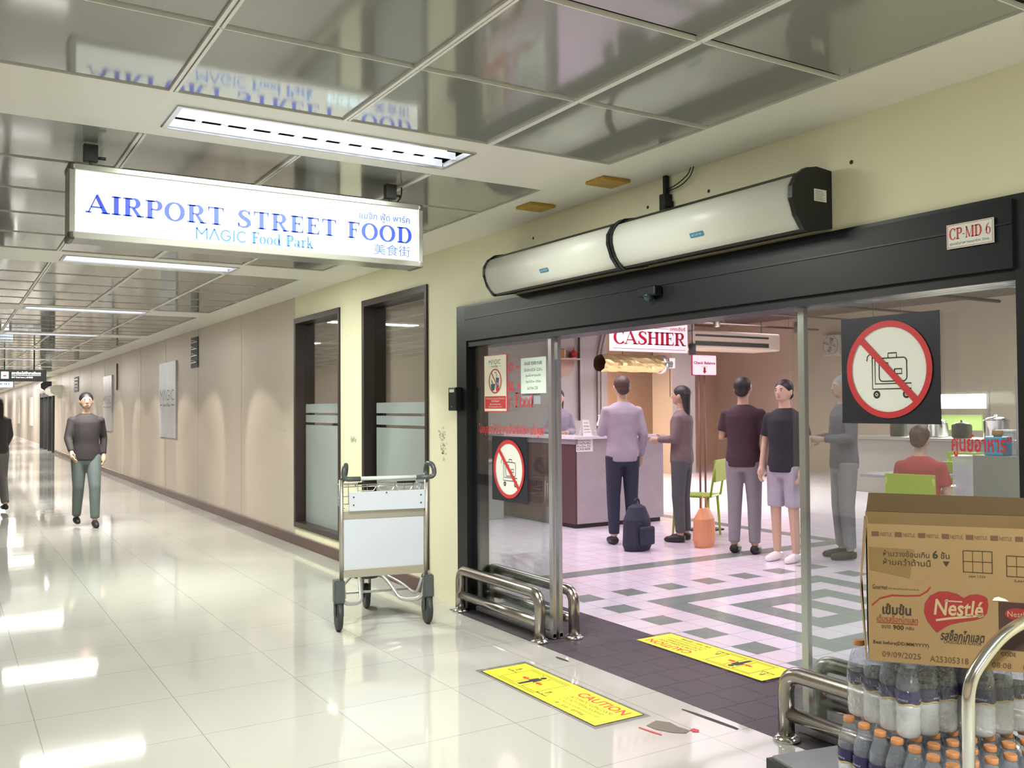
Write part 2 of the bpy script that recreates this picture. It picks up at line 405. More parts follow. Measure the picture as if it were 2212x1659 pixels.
def magic(f, x0, y0, x1, y1, m, ly=1, w=.11):
    """the geometric logo word drawn with even strokes"""
    kx, ky = (x1-x0)/4.5, (y1-y0); T = lambda p: (x0+p[0]*kx, y0+p[1]*ky)
    arcp = lambda cx, a0, a1: [T((cx+.42*math.cos(math.radians(a0+(a1-a0)*q/14)), .5+.46*math.sin(math.radians(a0+(a1-a0)*q/14)))) for q in range(15)]
    for pts in ([(.06, 0), (.06, 1)], [(.06, .97), (.5, .42)], [(.5, .42), (.94, .97)], [(.94, 0), (.94, 1)], [(1.16, 0), (1.58, 1)], [(1.58, 1), (2.0, 0)], [(2.62, .46), (3.02, .46)], [(3.30, 0), (3.30, 1)]): f.line([T(p) for p in pts], w*ky, m, ly)
    f.line(arcp(2.60, 42, 350), w*ky, m, ly); f.line(arcp(4.02, 45, 315), w*ky, m, ly)
WALL_R, WALL_U = (0, -1, 0), (0, 0, 1)      # reading direction on the corridor side of the right wall

# ================================================================== THE SETTING
XW = 2.217                    # face of the right wall
XE = 2.33                     # back of that wall (hall side)
YB, YF = -4.2, 62.0           # ends of the corridor
XL = -1.9
# corridor floor
bm = NB()
ubox(bm, XL, 2.135, YB, YF, -1.08, -1.0)
ubox(bm, 2.135, XE, 4.07, YF, -1.08, -1.0); ubox(bm, 2.135, XE, YB, 1.15, -1.08, -1.0)
struct('floor', bm, M_floor)
# threshold strip of dark tiles
bm = NB(); ubox(bm, 2.135, 2.645, 1.15, 4.07, -1.08, -1.0); struct('floor_threshold', bm, M_dark)
# hall floor with its green figure set in the tiles
bm = NB(); ubox(bm, 2.645, 11.3, -2.6, 11.6, -1.08, -1.0)
ubox(bm, XE, 2.645, -2.6, 1.15, -1.08, -1.0); ubox(bm, XE, 2.645, 4.07, 11.6, -1.08, -1.0)
TX, TY, X0, Y0 = .1445, .1475, 2.645, 3.685
green = set()
def ring_cells(i0, i1, j0, j1):
    for i in range(i0, i1+1):
        for j in range(j0, j1+1):
            if i in (i0, i1) or j in (j0, j1): green.add((i, j))
for a, b in ((0, 0), (0, -17)):
    ring_cells(3+a, 11+a, -8+b, -1+b); ring_cells(5+a, 9+a, -6+b, -3+b); green.add((7+a, -4+b)); green.add((7+a, -5+b))
    for i in range(1, 15, 2): green.add((i+a, 1+b)); green.add((i+a, -10+b))
    for j in range(-9, 1, 2): green.add((1+a, j+b)); green.add((13+a, j+b))
for i in range(-1, 21): green.add((i, 5))
for j in range(5, 30): green.add((20, j))
ring_cells(24, 40, -12, 3); ring_cells(27, 37, -9, 0)
for (i, j) in green:
    x0, y0 = X0+i*TX, Y0+j*TY
    if x0 < 2.64 and not (2.4 < x0 and y0 > 4.07): continue
    if y0 < -2.5 or y0 > 11.4 or x0 > 11.1: continue
    g = .0013
    vs = [bm.verts.new(P(x, y, -1)+Vector((0, 0, .0006))) for (x, y) in ((x0+g, y0+g), (x0+TX-g, y0+g), (x0+TX-g, y0+TY-g), (x0+g, y0+TY-g))]
    f = bm.faces.new(vs); f.material_index = 1
struct('floor_hall', bm, [M_ftile, M_green])

# ceiling: backing, module panels, grid, plain bands
bm = NB()
ubox(bm, XL, XW, YB, YF, CEIL+.07, CEIL+.10, 2)
xs = [1.935-MOD*k for k in range(0, 9)]
def band_y(k): return BAND0+PER*k
for k in range(-3, 21):
    b0 = band_y(k); b1 = b0+PER-5*MOD
    for j in range(5):
        y0 = b1+j*MOD; y1 = y0+MOD
        for i in range(len(xs)-1):
            xb, xa = xs[i], xs[i+1]
            ubox(bm, xa+.011, xb-.011, y0+.010, y1-.012, CEIL+.004, CEIL+.02, 2); bm.faces.ensure_lookup_table(); bm.faces[len(bm.faces)-6].material_index = 0
        # cross grooves: a light lip beside the dark gap
        if j: ubox(bm, xs[-1], 1.935, y0+.0075, y0+.0105, CEIL+.0, CEIL+.012, 1)
    for x in xs[1:]: ubox(bm, x-.012, x-.003, b1+.004, b0+PER-.004, CEIL-.003, CEIL+.012, 1); ubox(bm, x+.003, x+.0105, b1+.004, b0+PER-.004, CEIL-.0, CEIL+.012, 1)
    # plain band, cut round the troffer
    ubox(bm, XL, .53, b0, b1, CEIL, CEIL+.02, 3); ubox(bm, 1.465, 1.935, b0, b1, CEIL, CEIL+.02, 3)
    ubox(bm, .53, 1.465, b0, b0+.10, CEIL, CEIL+.02, 3); ubox(bm, .53, 1.465, b0+.33, b1, CEIL, CEIL+.02, 3)
ubox(bm, 1.935, XW, YB, YF, CEIL, CEIL+.02, 3)
struct('ceiling', bm, [M_panel, M_grid, M_gap, M_band])

# right wall: pieces round two windows and the wide doorway
def seam_mat():
    m = M_wallf.copy(); return m
bm = NB()
Z0, Z1 = -1.0, CEIL+.02
W1 = (5.735, 6.655, -.868, .668); W2 = (4.445, 5.349, -.868, .668); DO = (1.13, 4.10, -1.0, .51)
ubox(bm, XW, XE, W2[1], W1[0], Z0, Z1); ubox(bm, XW, XE, DO[1], W2[0], Z0, Z1)
for w in (W1, W2): ubox(bm, XW, XE, w[0], w[1], Z0, w[2]); ubox(bm, XW, XE, w[0], w[1], w[3], Z1)
ubox(bm, XW, XE, DO[0], DO[1], DO[3], Z1); ubox(bm, XW, XE, YB, DO[0], Z0, Z1)
struct('wall_right', bm, M_wallc)
bm = NB(); ubox(bm, XW, XE, W1[1], 24.2, Z0, Z1); ubox(bm, XW, XE, 27.6, YF, Z0, Z1); ubox(bm, XW, XE, 24.2, 27.6, .45, Z1)
y = W1[1]+1.45
while y < 60:                                     # joints between the wall panels
    if not 24.1 < y < 27.7: ubox(bm, XW-.0012, XW, y, y+.006, -.93, CEIL, 1)
    y += 1.62
struct('wall_right_far', bm, [M_wallf, mat('panel_joint', (.42, .37, .31), .6)])
bm = NB(); ubox(bm, XL-.1, XL, YB, YF, Z0, CEIL+.1); struct('wall_left', bm, mat('wall_opposite', (.80, .66, .57), .45))
bm = NB(); ubox(bm, XL, XW, YF, YF+.1, Z0, CEIL+.1); struct('wall_end', bm, mat('wall_end_white', (.8, .78, .76), .4))
bm = NB(); ubox(bm, XL, XE, YB-.1, YB, Z0, CEIL+.1); struct('wall_back', bm, M_wallf)
# hall shell
HZ = 1.36
M_hallw = mat('hall_wall', (.60, .54, .46), .7, noise=(1.2, (.54, .48, .41), .25))
M_hallo = mat('hall_wall_warm', (.66, .50, .37), .7)
bm = NB(); ubox(bm, 11.3, 11.4, -2.6, 11.6, -1, HZ); struct('wall_hall_far', bm, M_hallw)
bm = NB(); ubox(bm, XE, 11.4, 11.6, 11.7, -1, HZ); struct('wall_hall_back', bm, M_hallo)
bm = NB(); ubox(bm, XE, 11.4, -2.7, -2.6, -1, HZ); struct('wall_hall_near', bm, M_hallw)
bm = NB(); ubox(bm, XE, 11.4, -2.7, 11.7, HZ, HZ+.05); struct('ceiling_hall', bm, mat('hall_ceiling', (.17, .145, .135), .8))
bm = NB(); ubox(bm, XE+.001, XE+.02, -2.6, 11.6, Z1, HZ)
struct('wall_hall_front', bm, M_hallw)
# the pier behind the cashier counter, and a second pier
bm = NB(); ubox(bm, 4.75, 6.40, 8.3, 8.75, -1, HZ); struct('wall_pier', bm, mat('pier_grey', (.50, .475, .45), .65, noise=(1.5, (.45, .43, .41), .25)))
bm = NB(); ubox(bm, XE+.3, 4.75, 8.45, 8.5, -1, HZ); struct('wall_kitchen', bm, MATS['pier_grey'])
bm = NB(); ubox(bm, 9.15, 9.6, 10.3, 10.75, -1, HZ); struct('wall_column', bm, MATS['pier_grey'])
# plinth of the wall and its shadow gap
bm = NB(); ubox(bm, XW-.016, XW, DO[1]+.30, 24.1, -1, -.925)
bmesh.ops.bevel(bm, geom=[e for e in bm.edges], offset=.004, segments=1, affect='EDGES')
struct('baseboard_right', bm, M_base)
bm = NB(); ubox(bm, XW-.016, XW, 27.7, YF, -1, -.925); struct('baseboard_right_far', bm, mat('baseboard_white', (.75, .72, .68), .4))
bm = NB(); ubox(bm, XL, XL+.016, YB, YF, -1, -.925); struct('baseboard_left', bm, M_base)

# windows
def window(n, w):
    y0, y1, z0, z1 = w; ft = .038
    fr = NB()
    ubox(fr, XW-.012, XE, y0, y0+ft*.6, z0, z1); ubox(fr, XW-.012, XE, y1-ft, y1, z0, z1)
    ubox(fr, XW-.012, XE, y0+ft*.6, y1-ft, z0, z0+ft); ubox(fr, XW-.012, XE, y0+ft*.6, y1-ft, z1-ft, z1)
    o = struct('window_%d' % n, fr, M_brownfr)
    g = NB(); ubox(g, XW+.062, XW+.066, y0+ft*.6, y1-ft, z0+ft, z1-ft); struct('window_pane', g, M_wglass, o)
    f = NB()
    for a, b in ((z0+ft, -.118), (-.100, -.046), (-.030, .034)): ubox(f, XW+.0585, XW+.0615, y0+ft*.6, y1-ft-.03, a, b)
    struct('frosted_film', f, M_frost, o)
    # the panes look on to an added pink backing board
window(1, W1); window(2, W2)
bm = NB(); ubox(bm, XE+.04, XE+.05, 4.42, 8.3, -1, Z1); struct('wall_window_backing', bm, mat('backing_reflection_pink', (.80, .64, .55), .8))  # added board; its pink stands in for the opposite wall mirrored in the panes

# troffers
M_tube = mat('lamp_tube', (1, 1, 1), .5, emit=(.93, .96, 1), es=1.0)
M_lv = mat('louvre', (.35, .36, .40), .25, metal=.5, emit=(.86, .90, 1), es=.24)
def troffer():
    t = thing('ceiling_light', '', 'ceiling light', (0, 0, 0))
    fr = NB()
    for a in ((-.466, .466, 0, .012), (-.466, .466, .218, .23), (-.466, -.452, .012, .218), (.452, .466, .012, .218)): box(fr, a[0]*S, a[1]*S, a[2]*S, a[3]*S, -.006, .01)
    obj('frame', fr, M_alu, t)
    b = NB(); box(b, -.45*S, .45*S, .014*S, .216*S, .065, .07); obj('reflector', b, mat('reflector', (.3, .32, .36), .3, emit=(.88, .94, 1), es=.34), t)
    for yy in (.065, .165):
        q = NB(); tube(q, [(-.44*S, yy*S, .045), (.44*S, yy*S, .045)], .014, 10); obj('lamp_tube', q, M_tube, t)
    l = NB()
    for k in range(1, 12): box(l, (-.45+.9*k/12)*S-.001, (-.45+.9*k/12)*S+.001, .014*S, .216*S, .002, .035)
    for yy in (.016, .115, .213): box(l, -.45*S, .45*S, yy*S-.001, yy*S+.001, .002, .035)
    obj('louvre', l, M_lv, t)
    return t
def dup(root, loc, rotz=None, label=None, group=None):
    r = root.copy(); COL.objects.link(r); r.location = loc
    if rotz is not None: r.rotation_euler = (0, 0, rotz)
    if label: r['label'] = label
    if group: r['group'] = group
    for ch in list(root.children):
        c = ch.copy(); COL.objects.link(c); c.parent = r
        for g in ch.children:
            d = g.copy(); COL.objects.link(d); d.parent = c
    return r
TL = {2: 'recessed louvred tube light nearest, just above the food court sign',
      3: 'recessed louvred tube light second along corridor, just below the food court sign',
      4: 'recessed louvred tube light third along the corridor ceiling',
      5: 'recessed louvred tube light fourth along the corridor ceiling',
      6: 'recessed louvred tube light fifth along the corridor ceiling, short bright bar',
      7: 'recessed louvred tube light sixth along the corridor, above the railway direction sign',
      8: 'recessed louvred tube light seventh along the corridor, thin line behind the direction sign'}
t0 = troffer(); first = True
for i in range(2, 9):
    loc = P(1.0, TROFF[i], CEIL)
    if first: t0.location = loc; t0['label'] = TL[i]; t0['group'] = 'troffers down the corridor ceiling'; first = False
    else: dup(t0, loc, None, TL[i])

# gold squares on the ceiling edge
for (y, lab) in ((2.66, 'gold square ceiling plate over the air curtain, nearer of two'), (3.143, 'gold square ceiling plate over the air curtain, farther of two')):
    f = ubbox(2.0, 2.125, y-.056, y+.056, CEIL-.012, CEIL-.0005, .004)
    o = obj('ceiling_plate', f, mat('gold_plate', (.50, .30, .04), .35, metal=.3, noise=(14, (.40, .22, .03), .2))); recenter(o); tag(o, lab, 'ceiling plate', 'gold ceiling plates')

# ================================================================== ENTRANCE
# jambs, header, pocket
bm = NB()
ubox(bm, XW-.012, XE, 4.0, DO[1], -1, DO[3]); ubox(bm, XW-.012, XE, DO[0], 1.245, -1, DO[3])
ubox(bm, XW+.02, XW+.035, 3.955, 4.0, -1, .325)
d1 = struct('door_1', bm, M_black)
bm = NB()
ubox(bm, XW-.022, XE+.02, 1.245, 4.0, .33, DO[3]-.012)
ubox(bm, XW-.026, XW-.022, 1.245, 4.0, .437, .441, 1)
struct('door_header', bm, [M_hdr, M_black], d1)
bm = NB(); ubox(bm, XW-.005, XE+.01, 1.245, 4.0, .302, .33); ubox(bm, XW-.012, XE, 1.245, 4.0, DO[3]-.012, DO[3]); struct('door_track', bm, M_black, d1)
def leaf(name, y0, y1, x, side, label):
    t = thing(name, label, 'door leaf', P(x, (y0+y1)/2, -1)); sx = .009
    obj('glass_pane', ubbox(x-.003, x+.003, y0, y1, -.985, .30), M_glass, t, world=True)
    st = NB()
    for yy in side: ubox(st, x-sx, x+sx, yy-.012, yy+.012, -.99, .302)
    obj('stile', st, M_alu, t, world=True)
    obj('bottom_rail', ubbox(x-.008, x+.008, y0, y1, -.995, -.975), M_alu, t, world=True)
    return t
L1 = leaf('fixed_glass_screen', 3.285, 3.96, 2.238, (3.297,), 'fixed glass panel left of the entrance opening, with posters')
L2 = leaf('sliding_door', 3.285, 3.955, 2.272, (3.297,), 'open sliding glass leaf tucked behind the left fixed panel')
L3 = leaf('fixed_glass_screen', 1.25, 1.965, 2.238, (), 'fixed glass panel right of the entrance opening, with large poster')
L4 = leaf('sliding_door', 1.25, 1.965, 2.272, (1.953,), 'open sliding glass leaf tucked behind the right fixed panel')
# red writing on the glass
XG = 2.2335
fl = Flat(); fl.text('ไม่อนุญาตให้นำอาหารเข้ามารับประทานในศูนย์', 0, 0, .575*S, .062*S, M_red, 0, bold=.015)
o = fl.build('glass_lettering', P(XG, 3.925, -.137), WALL_R, WALL_U); tag(recenter(o), 'red Thai lettering in one line across the left glass panel', 'lettering')
fl = Flat(); fl.text('ศูนย์อาหาร”', 0, 0, .16*S, .058*S, M_red, 0, bold=.02)
o = fl.build('glass_lettering', P(XG, 1.437, -.135), WALL_R, WALL_U); tag(recenter(o), 'red Thai lettering on the right glass panel, beside the poster', 'lettering')
fl = Flat(); fl.serif('c Food', 0, 0, .21*S, .068*S, M_red, 0)
o = fl.build('glass_lettering', P(XG, 3.645, .0), WALL_R, WALL_U); tag(recenter(o), 'dark red serif word Food on the left glass panel', 'lettering')
for (s_, z_, w_, lb) in (('o -', .165, .09, 'upper'), ('u. -', .075, .10, 'lower')):
    fl = Flat(); fl.text(s_, 0, 0, w_*S, .045*S, M_red, 0, bold=.03)
    o = fl.build('glass_lettering', P(XG, 3.645, z_), WALL_R, WALL_U); tag(recenter(o), 'dark red opening hours fragment, the %s one on the left glass' % lb, 'lettering')

# no-trolley posters
def icon_trolley(f, cx, cy, s, m, ly=3):
    T = lambda pts: [(cx+a*s, cy+b*s) for a, b in pts]
    w = .032*s
    f.line(T([(-.62, .28), (-.60, .40), (-.52, .46), (-.46, .42), (-.44, .34)]), w, m, ly)
    f.line(T([(-.46, .42), (-.46, -.43), (.64, -.43), (.64, -.30), (-.38, -.30), (-.38, .40), (-.46, .42)]), w, m, ly)
    rr = []
    for cx2, cy2, a0 in ((.42, .24, 0), (-.16, .24, 90), (-.16, -.14, 180), (.42, -.14, 270)):
        for k in range(6): a = math.radians(a0+90*k/5); rr.append((cx2+.10*math.cos(a), cy2+.10*math.sin(a)))
    f.line(T(rr), w, m, ly, closed=True)
    f.line(T([(.0, .35), (.0, .46), (.24, .46), (.24, .35)]), w*1.1, m, ly)
    f.line(T([(-.16, .14), (-.16, .22), (.0, .22), (.0, .14)]), w*.9, m, ly, closed=True)
    f.line(T([(.18, -.06), (.18, .06), (.38, .06), (.38, -.06)]), w*1.1, m, ly, closed=True)
    for x in (-.34, .50):
        f.disc(cx+x*s, cy-.57*s, .10*s, m, ly); f.disc(cx+x*s, cy-.57*s, .042*s, M_paperw, ly+1); f.disc(cx+x*s, cy-.57*s, .024*s, m, ly+2)
M_paperw = mat('poster_white', (.78, .79, .74), .5)
M_pblack = mat('poster_black', (.014, .016, .026), .35)
def no_trolley(label, o, w, h):
    t = thing('no_trolley_sign', label, 'sign', Vector(o)+Vector((0, -w/2, 0)))
    b = NB(); box(b, .0005, .003, -w/2, w/2, 0, h); obj('board', b, M_pblack, t)
    f = Flat(); cx, cy, r = w*.5, h*.5, w*.435
    f.disc(cx, cy, r*.97, M_paperw, 0); icon_trolley(f, cx, cy-.02*w, r*.82, M_ink, 1)
    a = math.radians(135); dx, dy = math.cos(a)*r*.95, math.sin(a)*r*.95
    f.line([(cx+dx, cy+dy), (cx-dx, cy-dy)], w*.062, M_red, 5)
    f.ring(cx, cy, r, w*.055, M_red, 6)
    f.build('prohibition_print', (0, w/2, 0), WALL_R, WALL_U, t)
    return t
no_trolley('large black square no luggage trolley poster on the right glass', P(XG-.004, 1.775, -.052), .312*S, .302*S)
no_trolley('black square no luggage trolley poster low on the left glass', P(XG-.004, 3.795, -.437), .312*S, .302*S)
# no food poster
t = thing('no_food_sign', 'tall cream poster banning outside food on the left glass', 'poster', P(XG-.004, 3.7595, -.021))
w, h = .212*S, .272*S
b = NB(); box(b, 0, .004, -w/2, w/2, 0, h); obj('board', b, M_red, t)
f = Flat(); f.rect(.006, .006, w-.006, h-.004, mat('poster_cream', (.80, .78, .64), .5), 0)
f.rect(.012, .022, w-.012, .105, M_red, 1)
for k, s_ in enumerate(('ห้ามนำอาหารและเครื่องดื่ม', 'จากภายนอก', 'เข้ามารับประทาน', 'ภายในศูนย์อาหาร')): f.text(s_, w/2-[.12, .05, .07, .085][k], .084-.019*k, w/2+[.12, .05, .07, .085][k], .097-.019*k, M_paperw, 2)
magic(f, w*.22, h-.062, w*.76, h-.032, M_ink, 1, .12); f.serif('Food Park', w*.34, h-.082, w*.62, h-.070, M_ink, 1)
f.rect(w*.2, h-.077, w*.31, h-.0755, M_red, 1); f.rect(w*.66, h-.077, w*.78, h-.0755, M_red, 1)
cx, cy, r = w*.5, .205, .082
f.poly([(cx+.008, cy+.022), (cx+.052, cy+.022), (cx+.044, cy-.012), (cx+.016, cy-.012)], M_navy, 2)
f.line([(cx-.008, cy+.058), (cx+.014, cy+.058), (cx+.024, cy+.024)], .005, M_navy, 2)
f.rect(cx+.004, cy-.022, cx+.054, cy-.017, M_navy, 2); f.rect(cx+.008, cy-.034, cx+.052, cy-.028, M_navy, 2)
f.poly([(cx-.056, cy-.018), (cx+.0, cy-.018), (cx-.008, cy-.052), (cx-.018, cy-.062), (cx-.04, cy-.062), (cx-.05, cy-.052)], M_navy, 2)
f.line([(cx-.052, cy+.004), (cx-.036, cy-.018)], .005, M_navy, 2); f.line([(cx-.05, cy+.014), (cx-.03, cy-.018)], .004, M_navy, 2)
f.poly([(cx+.006, cy-.04), (cx+.05, cy-.03), (cx+.044, cy-.068), (cx+.012, cy-.066)], M_red, 2)
f.line([(cx-r*.64, cy+r*.74), (cx+r*.64, cy-r*.74)], .009, M_red, 3); f.ring(cx, cy, r, .009, M_red, 4)
f.build('poster_print', (0, w/2, 0), WALL_R, WALL_U, t)
# opening hours paper
t = thing('notice_paper', 'pale green opening hours notice taped to the left glass', 'notice', P(XG-.003, 3.43, .062))
w, h = .205*S, .160*S
b = NB(); box(b, .0, .001, -w/2, w/2, 0, h); obj('sheet', b, mat('pale_green_paper', (.66, .76, .70), .7), t)
f = Flat(); f.serif('MAGIC FOOD PARK', w*.14, h*.80, w*.86, h*.89, M_ink, 0)
for k, s_ in enumerate(('เปิดบริการ 05.30 - 22.30 น.', 'ศูนย์อาหารเมจิก', 'Open 05.30 am - 10.30 pm', 'Last Order 22.00')): f.text(s_, w*[.14, .2, .2, .26][k], h*(.62-.17*k), w*[.86, .8, .8, .68][k], h*(.71-.17*k), M_ink, 0)
f.build('notice_print', (0, w/2, 0), WALL_R, WALL_U, t)
t = thing('notice_paper', 'pale lilac sheet behind the green opening hours notice', 'notice', P(XG+.009, 3.47, .015))
b = NB(); box(b, 0, .001, -.11, .11, 0, .20); obj('sheet', b, mat('lilac_paper', (.66, .63, .78), .7), t)

# header plate, reader, sensor
t = thing('door_plate', 'small white plate with red code CP-MD 6 on black header', 'sign', P(XW-.026, 1.349, .398))
b = NB(); box(b, -.004, 0, -.062*S, .062*S, 0, .062*S); obj('plate', b, M_paperw, t)
f = Flat(); f.serif('CP-MD 6', .01, .032, .124*S-.01, .072, M_red, 0); f.text('ศูนย์อาหารเมจิก โทร.', .012, .01, .124*S-.012, .022, M_ink, 0)
f.frame(.003, .003, .124*S-.003, .062*S-.003, .0015, M_red, 0)
f.build('plate_print', (-.004, .062*S, 0), WALL_R, WALL_U, t)
t = thing('access_reader', 'black card reader box beside the left door jamb', 'card reader', P(XW-.012, 4.088, -.015))
obj('body', (lambda b: b)(bbox(-.05, 0, -.055, .055, 0, .165, .006)), M_black, t)
b = NB(); box(b, -.0515, -.05, -.035, .035, .13, .152); obj('label_strip', b, M_paperw, t)
b = NB(); lathe(b, [(.006, -.053), (.006, -.049)], 12, (0, 0, .03), axis='X'); xform(b, Matrix.Identity(4)); obj('lock', b, M_chrome, t)
t = thing('motion_sensor', 'small black motion sensor on the door header under the air curtain', 'sensor', P(XW-.022, 2.57, .40))
obj('housing', bbox(-.05, 0, -.07, .07, 0, .05, .008), M_black, t)
b = NB(); lathe(b, [(.0, -.028), (.02, -.02), (.028, 0), (.028, .012)], 16, (-.03, 0, 0)); obj('lens', b, mat('dark_lens', (.02, .05, .05), .1), t)

# air curtain of two units
M_airw = mat('air_curtain_white', (.76, .775, .72), .38)
def aprof(x0, z0, sc=1.0):
    """section from wall: (x offset from wall towards corridor, z)"""
    pr = [(0, .0), (.155, -.020), (.205, .03), (.232, .10), (.225, .155), (.195, .195), (.15, .222), (.09, .232), (0, .222)]
    return pr
def extr(prof, y0, y1, mi=0):
    bm = NB(); A = [bm.verts.new((-px, y0, pz)) for px, pz in prof]; B = [bm.verts.new((-px, y1, pz)) for px, pz in prof]
    n = len(prof)
    for k in range(n): bm.faces.new((A[k], A[(k+1) % n], B[(k+1) % n], B[k]))
    bm.faces.new(A[::-1]); bm.faces.new(B)
    return bm
zb = .522
def offp(pr, d):
    cx = sum(p[0] for p in pr)/len(pr); cz = sum(p[1] for p in pr)/len(pr)
    return [(max(0, p[0]+(d if p[0] > .05 else 0)), p[1]+(d if p[1] > cz else -d)) for p in pr]
skin = [(.165, -.016), (.190, .005), (.208, .03), (.222, .06), (.233, .10), (.233, .13), (.226, .155), (.212, .178), (.195, .196)]
def air_unit(label, y0, y1):
    t = thing('air_curtain', label, 'air curtain', P(XW, (y0+y1)/2, zb)); L = (y1-y0)*S/2
    core = [(.0, .0), (.15, -.026), (.16, -.018), (.205, .03), (.226, .10), (.222, .150), (.195, .192), (.15, .222), (.09, .234), (0, .228)]
    obj('body', extr(core, -L+.02, L-.02), M_black, t)
    bm = NB(); A = [bm.verts.new((-px, -L+.022, pz)) for px, pz in skin]; B = [bm.verts.new((-px, L-.022, pz)) for px, pz in skin]
    A2 = [bm.verts.new((-px+.006, -L+.022, pz)) for px, pz in skin]; B2 = [bm.verts.new((-px+.006, L-.022, pz)) for px, pz in skin]
    for k in range(len(skin)-1):
        for U, V in ((A, B), (A2, B2)):
            f_ = bm.faces.new((U[k], U[k+1], V[k+1], V[k])); f_.smooth = True
        bm.faces.new((A[k], A2[k], A2[k+1], A[k+1])); bm.faces.new((B[k], B2[k], B2[k+1], B[k+1]))
    bm.faces.new((A[0], B[0], B2[0], A2[0])); bm.faces.new((A[-1], B[-1], B2[-1], A2[-1]))
    obj('front_cover', bm, M_airw, t)
    cap = [(0, -.004), (.152, -.030), (.17, -.022), (.212, .03), (.238, .10), (.236, .148), (.205, .198), (.155, .230), (.09, .242), (0, .234)]
    for s_ in (-1, 1):
        a, b_ = (-L, -L+.022) if s_ < 0 else (L-.022, L)
        obj('end_cap', extr(cap, a, b_), M_black, t)
    # logo strip
    n = Vector((-.22, 0, .05)); f = Flat(); f.rect(0, 0, .085, .022, mat('logo_blue', (.03, .26, .42), .4), 0); f.text('AIR CURTAIN', .01, .006, .075, .016, M_paperw, 1)
    p0, p1 = Vector((-.208, 0, .03)), Vector((-.2215, 0, .06))
    f.build('badge', Vector((-.2125, .02, .036)), WALL_R, (p1-p0).normalized(), t, eps=.002)
    return t
A1 = air_unit('shorter left section of the white air curtain above the doorway', 2.64, 3.56)
A2 = air_unit('longer right section of the white air curtain above the doorway', 1.79, 2.635)
f = Flat(); f.rect(0, 0, .075, .05, M_paperw, 0)
for k in range(6): f.rect(.006, .006+.007*k, .062-.006*(k % 3), .0085+.007*k, mat('print_grey', (.3, .3, .3), .6), 1)
fo = f.build('rating_label', (-.11, -(2.635-1.79)*S/2, .10), (1, 0, 0), (0, 0, 1), A2, eps=.001)
fo['label'] = 'white rating label on the black end'
t = thing('cable_bracket', 'black wall bracket with hanging cables above the air curtain', 'bracket', P(XW, 2.50, .70))
b = NB(); box(b, -.05, 0, -.02, .02, 0, .085); box(b, -.035, -.01, -.01, .01, .085, .18); box(b, -.055, 0, -.03, -.018, .02, .05); obj('bracket', b, M_black, t)
b = NB(); tube(b, arc([(-.02, -.01, .11), (-.03, -.10, .12), (-.03, -.17, .15), (-.03, -.19, .18)], .06), .003, 6); tube(b, arc([(-.02, -.01, .10), (-.03, -.12, .105), (-.03, -.19, .14), (-.03, -.21, .18)], .06), .003, 6); obj('cable', b, M_ink, t)

# guard rails
def rail(label, x, ya, yb):
    """hoop standing on two feet at ya (far) and yb (near)"""
    L = (ya-yb)*S; t = thing('guard_rail', label, 'guard rail', P(x, (ya+yb)/2, -1)); zt = .285
    b = NB(); tube(b, arc([(0, L/2, .004), (0, L/2, zt), (0, -L/2, zt), (0, -L/2, .004)], .085, 8), .034, 18); obj('hoop', b, M_steel, t, smooth=True)
    b = NB(); tube(b, [(0, L/2-.02, .115), (0, -L/2+.02, .115)], .029, 16); obj('lower_bar', b, M_steel, t, smooth=True)
    for s_ in (-1, 1):
        b = NB(); lathe(b, [(.056, 0), (.056, .010), (.048, .018), (.036, .026)], 20, (0, s_*L/2, 0)); obj('foot_flange', b, M_chrome, t)
    return t
rail('steel double guard rail on the corridor side, left of the entrance', 2.165, 4.0, 3.29)
rail('steel double guard rail inside the glass, left of the entrance', 2.325, 3.99, 3.265)
rail('steel double guard rail on the corridor side, right of the entrance', 2.150, 1.93, 1.22)
rail('steel double guard rail inside the glass, right of the entrance', 2.325, 1.955, 1.24)

